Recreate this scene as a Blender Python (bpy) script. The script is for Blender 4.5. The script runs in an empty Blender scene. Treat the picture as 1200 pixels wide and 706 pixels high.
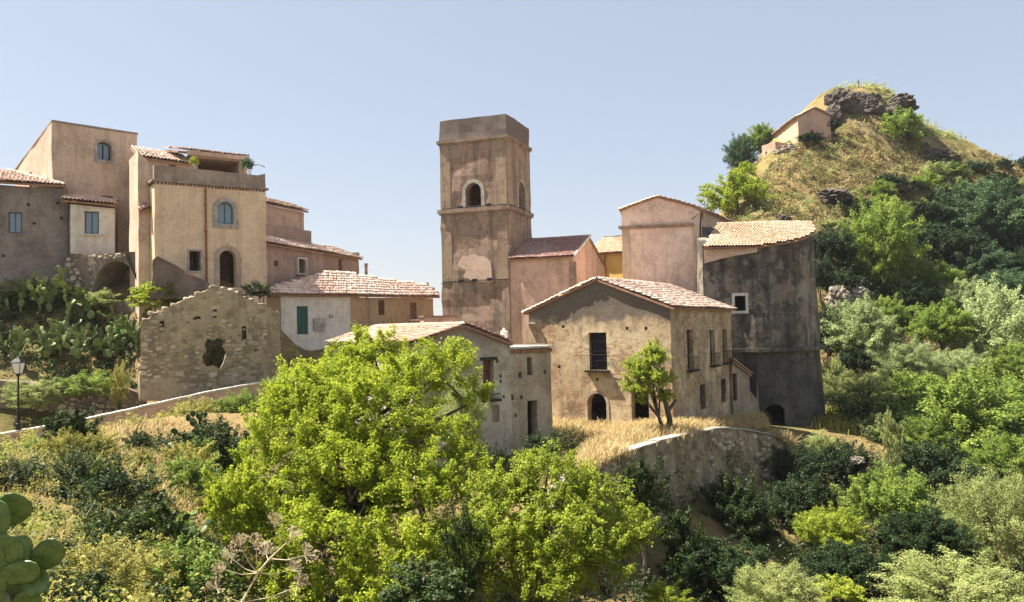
import bpy, bmesh, math, random
import numpy as np
from mathutils import Vector, Matrix, noise as mnoise

# ------------------------------------------------------------------ camera, sky, sun, exposure
scene = bpy.context.scene
col = scene.collection
F_PX = 950.0
PITCH = math.atan(31 / F_PX)
ROLL = math.radians(-1.2)
CAM_R = Matrix.Rotation(math.pi / 2 + PITCH, 3, 'X') @ Matrix.Rotation(ROLL, 3, 'Z')
cam_d = bpy.data.cameras.new('camera')
cam_d.sensor_width = 36.0
cam_d.lens = 36.0 * F_PX / 1200.0
cam_d.clip_start = 0.1
cam_d.clip_end = 30000
cam = bpy.data.objects.new('camera', cam_d)
cam.rotation_euler = CAM_R.to_euler()
col.objects.link(cam)
scene.camera = cam

SUN_AZ = Vector((-0.98, 0.19, 0)).normalized()
SUN_EL = math.radians(59)
SUN = Vector((SUN_AZ.x * math.cos(SUN_EL), SUN_AZ.y * math.cos(SUN_EL), math.sin(SUN_EL)))
world = bpy.data.worlds.new('World')
scene.world = world
world.use_nodes = True
wn = world.node_tree
wn.nodes.clear()
sky = wn.nodes.new('ShaderNodeTexSky')
sky.sky_type = 'NISHITA'
sky.sun_disc = False
sky.sun_elevation = SUN_EL
sky.sun_rotation = math.atan2(SUN_AZ.x, SUN_AZ.y)
sky.altitude = 400
sky.air_density = 1.0
sky.dust_density = 1.6
sky.ozone_density = 1.6
wbg = wn.nodes.new('ShaderNodeBackground')
wbg.inputs['Strength'].default_value = 0.075
wout = wn.nodes.new('ShaderNodeOutputWorld')
wmx = wn.nodes.new('ShaderNodeMix'); wmx.data_type = 'RGBA'; wmx.blend_type = 'MULTIPLY'; wmx.inputs[0].default_value = 1.0
wmx.inputs[7].default_value = (1.06, 0.89, 0.76, 1)   # faint violet of dry summer haze, over the whole sky
wn.links.new(sky.outputs[0], wmx.inputs[6])
veil = wn.nodes.new('ShaderNodeMix'); veil.data_type = 'RGBA'; veil.inputs[0].default_value = 0.6   # even summer haze over the whole sky
veil.inputs[7].default_value = (2.25, 2.55, 3.1, 1)
wn.links.new(wmx.outputs[2], veil.inputs[6])
wn.links.new(veil.outputs[2], wbg.inputs['Color'])
wn.links.new(wbg.outputs[0], wout.inputs['Surface'])

sun_d = bpy.data.lights.new('sun', 'SUN')
sun_d.energy = 5.0
sun_d.angle = math.radians(0.53)
sun_d.color = (1.0, 0.92, 0.78)
sun = bpy.data.objects.new('sun', sun_d)
sun.rotation_euler = SUN.to_track_quat('Z', 'Y').to_euler()
sun.location = (0, 0, 60)
col.objects.link(sun)

scene.view_settings.view_transform = 'Standard'
scene.view_settings.look = 'None'
scene.view_settings.gamma = 1.0
scene.view_settings.use_curve_mapping = False
scene.view_settings.exposure = 1.72
scene.render.engine = 'CYCLES'
scene.cycles.use_denoising = True
scene.cycles.max_bounces = 9
scene.cycles.diffuse_bounces = 4
scene.cycles.transmission_bounces = 6
scene.cycles.volume_bounces = 0
scene.cycles.sample_clamp_indirect = 6.0

RNG = np.random.default_rng(7)
random.seed(7)

# ------------------------------------------------------------------ pixel <-> place (survey helper)
def ray(px, py):
    return CAM_R @ Vector(((px - 600) / F_PX, (353 - py) / F_PX, -1.0))

def at(px, py, Y):
    d = ray(px, py)
    return d * (Y / d.y)

# ------------------------------------------------------------------ object helpers
def tag(o, label=None, cat=None, group=None, kind=None):
    if label: o['label'] = label
    if cat: o['category'] = cat
    if group: o['group'] = group
    if kind: o['kind'] = kind
    return o

def thing(name, label, cat, loc=(0, 0, 0), group=None):
    o = bpy.data.objects.new(name, None)
    o.empty_display_size = 0.3
    o.location = loc
    col.objects.link(o)
    return tag(o, label, cat, group)

def origin_of(parent):
    v = Vector((0, 0, 0))
    while parent is not None:
        v += Vector(parent.location)
        parent = parent.parent
    return v

def add(name, data, mat=None, parent=None, loc=None, kind=None):
    o = bpy.data.objects.new(name, data)
    col.objects.link(o)
    if parent is not None:
        o.parent = parent
    if loc is not None:
        o.location = loc
    if mat is not None:
        if len(data.materials) == 0:
            data.materials.append(mat)
        elif data.materials[0] != mat:
            o.material_slots[0].link = 'OBJECT'
            o.material_slots[0].material = mat
    if kind: o['kind'] = kind
    return o

class MB:
    """collects world-space faces, built as one mesh object"""
    def __init__(s):
        s.v, s.f, s.t = [], [], []
    def poly(s, pts, faces, tone=0.5):
        b = len(s.v)
        s.v.extend([tuple(p) for p in pts])
        for f in faces:
            s.f.append([i + b for i in f]); s.t.append(tone)
    def box(s, c, ax, ay, az, tone=0.5):
        """centre and three half-axis vectors"""
        c, ax, ay, az = Vector(c), Vector(ax), Vector(ay), Vector(az)
        p = [c + sx * ax + sy * ay + sz * az for sz in (-1, 1) for sy in (-1, 1) for sx in (-1, 1)]
        s.poly(p, [(0, 2, 3, 1), (4, 5, 7, 6), (0, 1, 5, 4), (2, 6, 7, 3), (0, 4, 6, 2), (1, 3, 7, 5)], tone)
    def prism(s, pts, d, tone=0.5):
        """polygon pts extruded by vector d"""
        n = len(pts); d = Vector(d)
        p = [Vector(q) for q in pts]; p += [q + d for q in p]
        nrm = Vector((0, 0, 0))
        for i in range(n):
            nrm += p[i].cross(p[(i + 1) % n])
        fl = [tuple(range(n))[::-1], tuple(range(n, 2 * n))] + [(i, (i + 1) % n, n + (i + 1) % n, n + i) for i in range(n)]
        if nrm.dot(d) < 0:
            fl = [tuple(reversed(f)) for f in fl]
        s.poly(p, fl, tone)
    def tube(s, pts, radii, n=6, tone=0.5, cap=True):
        pts = [Vector(p) for p in pts]
        rings = []
        for i, p in enumerate(pts):
            a = pts[max(i - 1, 0)]; b = pts[min(i + 1, len(pts) - 1)]
            t = (b - a)
            if t.length < 1e-6: t = Vector((0, 0, 1))
            t.normalize()
            u = t.cross(Vector((0.31, 0.17, 0.93)))
            if u.length < 1e-3: u = t.cross(Vector((1, 0, 0)))
            u.normalize(); w = t.cross(u)
            r = radii[i] if hasattr(radii, '__len__') else radii
            rings.append([p + (u * math.cos(k * 2 * math.pi / n) + w * math.sin(k * 2 * math.pi / n)) * r for k in range(n)])
        vs = [q for rg in rings for q in rg]
        fs = []
        for i in range(len(rings) - 1):
            for k in range(n):
                fs.append((i * n + k, i * n + (k + 1) % n, (i + 1) * n + (k + 1) % n, (i + 1) * n + k))
        if cap:
            fs.append(tuple(range(n))[::-1])
            fs.append(tuple(range((len(rings) - 1) * n, len(rings) * n)))
        s.poly(vs, fs, tone)
    def mesh(s, name, org, tone=False):
        me = bpy.data.meshes.new(name)
        o = Vector(org)
        me.from_pydata([(x - o.x, y - o.y, z - o.z) for x, y, z in s.v], [], s.f)
        if tone:
            a = me.attributes.new('tone', 'FLOAT', 'FACE')
            a.data.foreach_set('value', np.array(s.t, dtype=np.float32))
        me.update()
        return me
    def build(s, name, mat, parent=None, org=None, tone=False, kind=None):
        if parent is not None:
            return add(name, s.mesh(name, origin_of(parent), tone), mat, parent, kind=kind)
        org = Vector(org) if org is not None else Vector((0, 0, 0))
        return add(name, s.mesh(name, org, tone), mat, None, loc=org, kind=kind)

# ------------------------------------------------------------------ materials
def new_mat(name):
    m = bpy.data.materials.new(name)
    m.use_nodes = True
    nt = m.node_tree
    nt.nodes.clear()
    out = nt.nodes.new('ShaderNodeOutputMaterial')
    return m, nt, out

class NT:
    def __init__(s, nt): s.nt = nt
    def n(s, t, **kw):
        nd = s.nt.nodes.new(t)
        for k, v in kw.items():
            if k in nd.inputs: nd.inputs[k].default_value = v
            else: setattr(nd, k, v)
        return nd
    def l(s, a, b): s.nt.links.new(a, b)
    def noise(s, vec, scale, detail=6, rough=0.6):
        n = s.n('ShaderNodeTexNoise', Scale=scale, Detail=detail, Roughness=rough)
        s.l(vec, n.inputs['Vector']); return n.outputs['Fac']
    def ramp(s, fac, p0, p1, v0=0.0, v1=1.0):
        r = s.n('ShaderNodeMapRange', interpolation_type='SMOOTHSTEP')
        r.inputs[1].default_value = p0; r.inputs[2].default_value = p1
        r.inputs[3].default_value = v0; r.inputs[4].default_value = v1
        s.l(fac, r.inputs[0]); return r.outputs[0]
    def mix(s, fac, a, b):
        m = s.n('ShaderNodeMix', data_type='RGBA')
        if isinstance(fac, (int, float)): m.inputs[0].default_value = fac
        else: s.l(fac, m.inputs[0])
        for i, c in ((6, a), (7, b)):
            if isinstance(c, tuple): m.inputs[i].default_value = (*c, 1)
            else: s.l(c, m.inputs[i])
        return m.outputs[2]
    def math(s, op, a, b):
        m = s.n('ShaderNodeMath', operation=op)
        for i, c in ((0, a), (1, b)):
            if isinstance(c, (int, float)): m.inputs[i].default_value = c
            else: s.l(c, m.inputs[i])
        return m.outputs[0]
    def mapping(s, vec, loc=(0, 0, 0), scale=(1, 1, 1), rot=(0, 0, 0)):
        m = s.n('ShaderNodeMapping')
        m.inputs['Location'].default_value = loc; m.inputs['Scale'].default_value = scale; m.inputs['Rotation'].default_value = rot
        s.l(vec, m.inputs['Vector']); return m.outputs[0]

_seed = [0]
def plaster(name, base, blotch, stain, blot=0.5, streak=0.5, rough=0.9, bump=0.45, band=None, face=False, brick=None):
    """lime plaster: base colour, large worn blotches, run-off streaks; band=(z0,z1,colour,strength) is a weathering stain with its own ragged edge; on the apse it paints shade"""
    _seed[0] += 13.7
    m, nt, out = new_mat(name)
    k = NT(nt)
    geo = k.n('ShaderNodeNewGeometry')
    vec = k.mapping(geo.outputs['Position'], loc=(_seed[0], _seed[0] * .7, _seed[0] * .3))
    big = k.noise(vec, 0.34, 5, 0.55)
    c = k.mix(k.math('MULTIPLY', k.ramp(big, 0.40, 0.62), min(1, blot * 1.3)), base, blotch)
    peel = k.noise(k.mapping(vec, loc=(3.1, 7.7, 1.3), scale=(1, 1, 1.3)), 0.75, 10, 0.62)
    c = k.mix(k.math('MULTIPLY', k.ramp(peel, 0.555, 0.585), .75 * blot), c, tuple(.55 * a + .45 * b for a, b in zip(blotch, stain)))
    c = k.mix(k.math('MULTIPLY', k.ramp(peel, 0.43, 0.40), .5 * blot), c, tuple(min(.85, x * 1.22) for x in base))
    med = k.noise(vec, 1.7, 7, 0.7)
    c = k.mix(k.math('MULTIPLY', k.ramp(med, 0.54, 0.70), 0.6 * blot), c, stain)
    if brick:
        bn = k.noise(k.mapping(vec, loc=(5, 9, 2)), 0.5, 8, 0.7)
        strip = k.noise(k.mapping(vec, scale=(1, 1, 4.2)), 2.2, 3, 0.6)
        f = k.math('MULTIPLY', k.ramp(bn, brick[1], brick[1] + .1), k.ramp(strip, 0.42, 0.6))
        c = k.mix(f, c, brick[0])
    grime = k.noise(k.mapping(vec, loc=(8.3, 2.1, 6.4), scale=(1, 1, .7)), 1.15, 9, 0.68)
    c = k.mix(k.math('MULTIPLY', k.ramp(grime, 0.525, 0.60), .55 * blot), c, stain)
    line = k.noise(k.mapping(vec, loc=(1.9, 4.4, 9.2)), 0.9, 4, 0.6)
    crack = k.ramp(k.math('ABSOLUTE', k.math('SUBTRACT', line, 0.5), 0), 0.010, 0.003)
    c = k.mix(k.math('MULTIPLY', k.math('MULTIPLY', crack, k.ramp(big, .5, .56)), .55), c, tuple(x * .5 for x in stain))
    svec = k.mapping(vec, scale=(1.5, 1.5, 0.17))
    st = k.noise(svec, 1.0, 5, 0.58)
    c = k.mix(k.math('MULTIPLY', k.ramp(st, 0.48, 0.66), streak), c, stain)
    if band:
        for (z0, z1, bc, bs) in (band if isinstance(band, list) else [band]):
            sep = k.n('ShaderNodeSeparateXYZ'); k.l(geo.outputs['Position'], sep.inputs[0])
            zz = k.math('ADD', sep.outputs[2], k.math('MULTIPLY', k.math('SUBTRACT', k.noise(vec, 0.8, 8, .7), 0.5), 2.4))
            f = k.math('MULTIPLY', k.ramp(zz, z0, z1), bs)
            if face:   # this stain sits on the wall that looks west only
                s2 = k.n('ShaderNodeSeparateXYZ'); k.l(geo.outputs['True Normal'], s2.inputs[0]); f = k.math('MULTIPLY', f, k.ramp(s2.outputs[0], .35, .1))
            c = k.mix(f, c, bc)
    fine = k.noise(vec, 9.0, 6, 0.75)
    v = k.ramp(fine, 0.3, 0.7, 0.86, 1.1)
    sc = k.n('ShaderNodeMix', data_type='RGBA', blend_type='MULTIPLY'); sc.inputs[0].default_value = 1
    k.l(c, sc.inputs[6]); k.l(v, sc.inputs[7])
    p = k.n('ShaderNodeBsdfPrincipled', Roughness=rough)
    p.inputs['Specular IOR Level'].default_value = 0.15
    k.l(sc.outputs[2], p.inputs['Base Color'])
    b = k.n('ShaderNodeBump', Strength=bump, Distance=0.06)
    h = k.math('ADD', k.math('MULTIPLY', med, 1.0), k.math('MULTIPLY', k.noise(vec, 14, 5, .7), 0.5))
    k.l(h, b.inputs['Height']); k.l(b.outputs[0], p.inputs['Normal'])
    k.l(p.outputs[0], out.inputs[0])
    return m

def toned(name, c0, c1, rough=0.8, noise_scale=3.0, stain=None, spec=0.2, stain_lo=.55):
    """per-piece 'tone' attribute picks between two real colours, noise adds wear"""
    m, nt, out = new_mat(name)
    k = NT(nt)
    a = k.n('ShaderNodeAttribute', attribute_name='tone')
    geo = k.n('ShaderNodeNewGeometry')
    c = k.mix(a.outputs['Fac'], c0, c1)
    if stain:
        c = k.mix(k.ramp(k.noise(geo.outputs['Position'], noise_scale, 6, .7), stain_lo, stain_lo + .2), c, stain)
    p = k.n('ShaderNodeBsdfPrincipled', Roughness=rough)
    p.inputs['Specular IOR Level'].default_value = spec
    k.l(c, p.inputs['Base Color'])
    b = k.n('ShaderNodeBump', Strength=0.3, Distance=0.03)
    k.l(k.noise(geo.outputs['Position'], 18, 4, .6), b.inputs['Height']); k.l(b.outputs[0], p.inputs['Normal'])
    k.l(p.outputs[0], out.inputs[0])
    return m

def plain(name, c, rough=0.7, metal=0.0, vary=0.25, scale=4.0, spec=0.3):
    m, nt, out = new_mat(name)
    k = NT(nt)
    geo = k.n('ShaderNodeNewGeometry')
    nz = k.noise(geo.outputs['Position'], scale, 6, .65)
    cc = k.mix(k.ramp(nz, .3, .7), tuple(x * (1 - vary) for x in c), tuple(min(1, x * (1 + vary)) for x in c))
    p = k.n('ShaderNodeBsdfPrincipled', Roughness=rough, Metallic=metal)
    p.inputs['Specular IOR Level'].default_value = spec
    k.l(cc, p.inputs['Base Color'])
    k.l(p.outputs[0], out.inputs[0])
    return m

def foliage(name, dark, light, trans=0.35, rough=0.55, dry=None):
    m, nt, out = new_mat(name)
    k = NT(nt)
    a = k.n('ShaderNodeAttribute', attribute_name='tone')
    oi = k.n('ShaderNodeObjectInfo')
    f = k.math('ADD', a.outputs['Fac'], k.math('MULTIPLY', k.math('SUBTRACT', oi.outputs['Random'], .5), .3))
    c = k.mix(f, dark, light)
    if dry:
        c = k.mix(k.ramp(a.outputs['Fac'], .86, .9), c, dry)
    p = k.n('ShaderNodeBsdfPrincipled', Roughness=rough)
    p.inputs['Specular IOR Level'].default_value = 0.25
    k.l(c, p.inputs['Base Color'])
    t = k.n('ShaderNodeBsdfTranslucent'); k.l(c, t.inputs['Color'])
    mx = k.n('ShaderNodeMixShader'); mx.inputs[0].default_value = trans
    k.l(p.outputs[0], mx.inputs[1]); k.l(t.outputs[0], mx.inputs[2])
    k.l(mx.outputs[0], out.inputs[0])
    return m

M = {}
M['tile'] = toned('terracotta_tile', (0.58, 0.38, 0.29), (0.82, 0.67, 0.56), 0.85, 1.3, (0.30, 0.23, 0.17), stain_lo=.62)
M['tile_pale'] = toned('pale_tile', (0.40, 0.25, 0.16), (0.58, 0.44, 0.32), 0.85, 1.3, (0.36, 0.26, 0.16), stain_lo=.64)
M['tile_pink'] = toned('pink_grey_tile', (0.30, 0.16, 0.13), (0.44, 0.30, 0.26), 0.85, 1.3, (0.25, 0.19, 0.17), stain_lo=.6)
M['tile_weathered'] = toned('weathered_tile', (0.33, 0.19, 0.14), (0.50, 0.36, 0.29), 0.85, 1.3, (0.22, 0.16, 0.13), stain_lo=.58)
M['slab'] = plain('roof_bed', (0.26, 0.15, 0.10), 0.9)
M['wood_dark'] = plain('dark_wood', (0.035, 0.025, 0.02), 0.7, vary=.4, scale=9)
M['wood_brown'] = plain('brown_wood', (0.13, 0.06, 0.04), 0.7, vary=.4, scale=9)
M['green_door'] = plain('green_paint', (0.012, 0.075, 0.06), 0.5, vary=.3)
M['blue_frame'] = plain('blue_frame_paint', (0.04, 0.12, 0.17), 0.5)
M['iron'] = plain('iron', (0.03, 0.028, 0.028), 0.6, 0.6)
M['rust'] = plain('rusty_pipe', (0.22, 0.10, 0.05), 0.8, vary=.5, scale=6)
M['white_stone'] = plain('white_stone', (0.58, 0.53, 0.46), 0.85)
M['door_stone'] = plaster('door_stone', (0.42, 0.34, 0.26), (0.34, 0.27, 0.20), (0.2, 0.15, 0.11), .8, .4)
M['grey_stone'] = plain('grey_stone', (0.33, 0.30, 0.27), 0.9, vary=.35)
M['dark_room'] = plain('room_plaster', (0.12, 0.10, 0.08), 0.95)
M['stone'] = toned('rubble_stone', (0.19, 0.15, 0.10), (0.50, 0.42, 0.30), 0.9, 5, (0.14, 0.11, 0.08), stain_lo=.6)
M['rock'] = plaster('hill_rock', (0.065, 0.055, 0.05), (0.12, 0.10, 0.082), (0.03, 0.027, 0.027), 0.8, 0.3, bump=1.0)
M['rock_pale'] = plaster('pale_rock', (0.22, 0.19, 0.155), (0.31, 0.27, 0.22), (0.11, 0.09, 0.075), 0.8, 0.3, bump=1.0)

def glass_mat(name, c, rough=0.06):
    m, nt, out = new_mat(name)
    k = NT(nt)
    p = k.n('ShaderNodeBsdfPrincipled', Roughness=rough)
    p.inputs['Base Color'].default_value = (*c, 1)
    p.inputs['Specular IOR Level'].default_value = 0.8
    k.l(p.outputs[0], out.inputs[0]); return m
M['glass'] = glass_mat('window_glass', (0.16, 0.22, 0.29))
M['lamp_glass'] = glass_mat('lamp_glass', (0.75, 0.76, 0.74), 0.3)

M['lime'] = foliage('lime_leaf', (0.19, 0.25, 0.014), (0.40, 0.47, 0.04), 0.5)
M['lime2'] = foliage('fresh_lime_leaf', (0.20, 0.26, 0.022), (0.41, 0.475, 0.058), 0.5)
M['mid'] = foliage('mid_green_leaf', (0.11, 0.175, 0.026), (0.30, 0.39, 0.075), 0.45)
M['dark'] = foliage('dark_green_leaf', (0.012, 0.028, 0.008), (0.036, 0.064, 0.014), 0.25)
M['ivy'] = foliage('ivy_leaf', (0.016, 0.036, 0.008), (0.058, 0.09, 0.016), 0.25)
M['olive'] = foliage('olive_leaf', (0.22, 0.26, 0.085), (0.45, 0.50, 0.19), 0.45)
M['sage'] = foliage('sage_leaf', (0.23, 0.29, 0.12), (0.44, 0.52, 0.24), 0.45)
M['bluegreen'] = foliage('blue_green_leaf', (0.045, 0.095, 0.042), (0.11, 0.18, 0.075), 0.35)
M['yellow_green'] = foliage('yellow_green_weed', (0.20, 0.205, 0.04), (0.46, 0.42, 0.11), 0.42)
M['dry'] = foliage('dry_grass_blade', (0.36, 0.26, 0.105), (0.60, 0.48, 0.26), 0.35, 0.7)
M['dry_orange'] = foliage('dry_orange_weed', (0.30, 0.15, 0.045), (0.47, 0.28, 0.08), 0.3, 0.7)
M['scrub'] = foliage('hill_scrub', (0.10, 0.095, 0.025), (0.24, 0.19, 0.06), 0.25)
M['cactus'] = foliage('cactus_pad', (0.075, 0.135, 0.028), (0.15, 0.21, 0.05), 0.12, 0.5)
M['cactus_pale'] = foliage('cactus_pad_pale', (0.11, 0.155, 0.045), (0.25, 0.295, 0.10), 0.15, 0.5)
def near_pad():
    m, nt, out = new_mat('near_cactus_pad')
    k = NT(nt)
    tc = k.n('ShaderNodeTexCoord'); v = tc.outputs['Object']
    vo = k.n('ShaderNodeTexVoronoi', Scale=13.0, Randomness=.35); k.l(k.mapping(v, scale=(1, .25, 1)), vo.inputs['Vector'])
    c = k.mix(k.ramp(k.noise(v, 3.5, 6, .65), .35, .68), (0.055, 0.11, 0.02), (0.135, 0.20, 0.045))
    c = k.mix(k.math('MULTIPLY', k.ramp(k.noise(v, 11, 5, .7), .62, .72), .7), c, (0.30, 0.23, 0.11))
    c = k.mix(k.math('MULTIPLY', k.ramp(vo.outputs['Distance'], .17, .10), .6), c, (0.50, 0.45, 0.30))
    p = k.n('ShaderNodeBsdfPrincipled', Roughness=.45); k.l(c, p.inputs['Base Color'])
    b = k.n('ShaderNodeBump', Strength=.6, Distance=.02); k.l(k.ramp(vo.outputs['Distance'], .3, .05), b.inputs['Height']); k.l(b.outputs[0], p.inputs['Normal'])
    k.l(p.outputs[0], out.inputs[0]); return m
M['near_pad'] = near_pad()
M['cactus_dark'] = foliage('cactus_pad_dark', (0.03, 0.06, 0.018), (0.075, 0.11, 0.035), 0.06, 0.5)
M['bark'] = plain('bark', (0.085, 0.065, 0.048), 0.95, vary=.45, scale=7)
M['bark_pale'] = plain('pale_twig', (0.30, 0.25, 0.17), 0.95, vary=.3, scale=7)
M['dead_stem'] = plain('dead_stem', (0.58, 0.49, 0.34), 0.95, vary=.25, scale=7)
# ------------------------------------------------------------------ terrain
GP = []
def g(x, y, z): GP.append((x, y, z))
def gp(px, py, Y, dz=0.0):
    p = at(px, py, Y); GP.append((p.x, p.y, p.z + dz))
# near bank under the camera
for x, z in ((-14, -1.7), (-6, -1.75), (0, -1.8), (6, -1.9), (14, -2.2)): g(x, 0, z)
g(-14, -30, 0); g(14, -30, -1); g(0, -12, -1.2); g(60, -10, -4); g(-60, 0, 3)
g(-5.2, 7.5, -2.75); g(-3, 9, -3.5); g(0, 8, -4.2); g(4, 9, -6); g(10, 10, -7.5)
# slope bowl on the left
gp(30, 650, 15, -.3); gp(150, 640, 17, -.4); gp(60, 560, 23, -.6); gp(170, 560, 25, -.6); gp(250, 580, 25, -1.2)
gp(20, 512, 36, -.5); gp(110, 500, 37.8, -.3); gp(210, 480, 39.8, -.3); gp(290, 470, 41, -.6)
gp(-120, 520, 34, 0); g(-40, 20, -3); g(-30, 10, -2)
g(-4, 16, -7.0); g(-6.5, 24, -8.0); g(-2, 26, -9.0); g(2, 20, -9.5); g(-9, 32, -6.0); g(-4, 33, -7.2)
# path and the shelf behind it
gp(22, 504, 39.4, -.75); gp(110, 488, 41.4, -.85); gp(200, 468, 42.9, -.85); gp(300, 455, 46, -.6); g(-9.5, 43, -3.2); g(-7, 41, -4.6)
gp(0, 440, 43.0, -.3); gp(90, 440, 44.5); gp(140, 420, 46)
gp(20, 345, 48.5, -.2); gp(110, 340, 49.5); gp(190, 340, 47, -.5); gp(240, 345, 47, -1.1); gp(270, 348, 47.2, -1.2); gp(300, 352, 48, -1.3)
gp(-150, 330, 47, 0); g(-40, 56, 5); g(-24, 60, 4.5); g(-14, 60, 2.5)
gp(340, 400, 52.5); gp(420, 402, 54); gp(505, 402, 56); g(-10, 64, 0); g(-8, 48, -2.8)
g(-2, 62, -3.5); g(0, 70, -3.0); g(8, 70, -2); g(-9, 80, -3); g(-30, 90, -4); g(-10, 110, -14); g(-60, 120, -12)
# between the tree house and the central house
g(-5, 42, -5.6); g(-1, 36, -7.2); g(1.5, 38, -6.6); g(3.5, 41.5, -5.9); g(2, 50, -5.7); g(6, 52, -5.7); g(10, 58, -6.2)
g(5, 40, -6.6); g(9, 44, -6.8)
# ravine
g(1, 30, -8.6); g(3, 32, -8.9); g(5, 32, -10.0); g(8, 34, -10.8); g(12, 38, -11.2); g(14.5, 41, -11.0); g(6, 26, -10.3); g(11, 28, -11.2); g(16, 34, -11.5)
g(17, 45, -10.2); g(18.5, 54, -7.5); g(22, 57, -7.5); g(24.5, 59, -7.6); g(20, 46, -10.4); g(20, 28, -10.8); g(14, 20, -10); g(24, 22, -10.2); g(8, 15, -8.8)
g(18, 62, -7.2); g(26, 62, -7.8); g(24, 50, -9.6); g(30, 40, -10); g(35, 55, -8.8); g(40, 30, -9); g(60, 40, -6)
# far bank rising to the castle hill
gp(990, 440, 72, -1); gp(1080, 430, 78, -1); gp(1180, 430, 78, -1); gp(1000, 350, 84); gp(1100, 350, 92, -2); gp(1190, 340, 94, -2)
g(20, 75, -3); g(18, 84, 4)
gp(840, 262, 92, -1.5); gp(930, 262, 95); gp(1000, 290, 95, -1); gp(1080, 280, 102, -1); gp(1190, 300, 104, -1)
gp(860, 235, 108, -1); gp(893, 203, 114); gp(930, 225, 107); gp(980, 225, 110); gp(1040, 225, 112); gp(1120, 235, 115); gp(1195, 235, 120)
gp(915, 176, 119.5); gp(950, 170, 118.5); gp(978, 168, 119); gp(1010, 180, 119); gp(1060, 185, 120, -.5); gp(1110, 192, 124)
gp(972, 140, 126.5); gp(980, 112, 129); gp(1010, 103, 131); gp(1030, 104, 131); gp(1054, 117, 130.5); gp(1060, 135, 129); gp(1092, 151, 132); gp(1112, 157, 133); gp(1130, 165, 134); gp(1140, 178, 135); gp(1200, 203, 138); gp(1260, 228, 140)
gp(905, 165, 134); g(42, 150, 22); g(55, 165, 24); g(75, 165, 15); g(50, 210, -10); g(100, 150, 6); g(110, 110, -2); g(90, 80, -4); g(30, 130, 12); g(22, 110, 6); g(20, 150, -5); g(110, 220, -30)
GP = np.array(GP)
_C2 = 2.2 ** 2
def _phi(d2): return np.sqrt(d2 + _C2)
_A = _phi(((GP[:, None, :2] - GP[None, :, :2]) ** 2).sum(-1))
_n = len(GP)
_K = np.zeros((_n + 1, _n + 1)); _K[:_n, :_n] = _A + np.eye(_n) * 0.0; _K[:_n, _n] = 1; _K[_n, :_n] = 1
_W = np.linalg.solve(_K, np.append(GP[:, 2], 0))

def _hash_noise(x, y):
    r = 0
    for i, (fx, fy, ph, am) in enumerate(((.31, .17, 0, .5), (-.13, .37, 2, .5), (.71, -.52, 1, .3), (.47, .83, 4, .3), (1.7, 1.1, 3, .16), (-1.2, 1.9, 5, .16), (3.1, -2.3, .4, .08), (2.2, 3.7, 1.9, .08))):
        r = r + am * np.sin(fx * x + fy * y + ph + 1.3 * np.sin(.23 * y + i))
    return r

def ground_z(x, y):
    x = np.atleast_1d(np.asarray(x, float)); y = np.atleast_1d(np.asarray(y, float))
    xe = np.clip(x, -150, 200); ye = np.clip(y, -60, 330)
    z = np.empty_like(x)
    for i in range(0, len(x), 4000):
        d2 = (xe[i:i+4000, None] - GP[None, :, 0]) ** 2 + (ye[i:i+4000, None] - GP[None, :, 1]) ** 2
        z[i:i+4000] = _phi(d2) @ _W[:_n] + _W[_n]
    hill = np.clip((y - 85) / 25, 0, 1) * np.clip((x - 18) / 10, 0, 1)
    z = z + _hash_noise(x, y) * (0.10 + 0.45 * hill)
    far = np.clip((np.hypot(x - 20, y - 60) - 130) / 200, 0, 1)
    far = far * far * (3 - 2 * far)
    return z * (1 - far) + (-70) * far

def gz(x, y): return float(ground_z([x], [y])[0])

def axis(fine0, fine1, step, lo, hi):
    a = list(np.arange(fine0, fine1 + 1e-6, step))
    s = step; v = fine1
    while v < hi: s *= 1.35; v += s; a.append(v)
    s = step; v = fine0; b = []
    while v > lo: s *= 1.35; v -= s; b.append(v)
    return np.array(b[::-1] + a)
gx = axis(-45, 95, 0.9, -9000, 9000); gy = axis(-4, 160, 0.9, -3000, 16000)
GX, GY = np.meshgrid(gx, gy)
GZ = ground_z(GX.ravel(), GY.ravel())
me = bpy.data.meshes.new('ground')
nx, ny = len(gx), len(gy)
vi = np.arange(nx * ny).reshape(ny, nx)
quads = np.stack([vi[:-1, :-1], vi[:-1, 1:], vi[1:, 1:], vi[1:, :-1]], -1).reshape(-1, 4)
def np_mesh(name, co, faces, tone=None, smooth=False):
    """co (N,3), faces (M,k) uniform"""
    me = bpy.data.meshes.new(name)
    k = faces.shape[1]
    me.vertices.add(len(co)); me.vertices.foreach_set('co', np.ascontiguousarray(co, dtype=np.float32).ravel())
    me.loops.add(faces.size); me.loops.foreach_set('vertex_index', np.ascontiguousarray(faces, dtype=np.int32).ravel())
    me.polygons.add(len(faces))
    me.polygons.foreach_set('loop_start', np.arange(0, faces.size, k, dtype=np.int32))
    if tone is not None:
        a = me.attributes.new('tone', 'FLOAT', 'FACE'); a.data.foreach_set('value', np.ascontiguousarray(tone, dtype=np.float32))
    me.update(calc_edges=True)
    if smooth:
        me.polygons.foreach_set('use_smooth', np.ones(len(faces), dtype=bool))
    me.validate()
    return me

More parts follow.
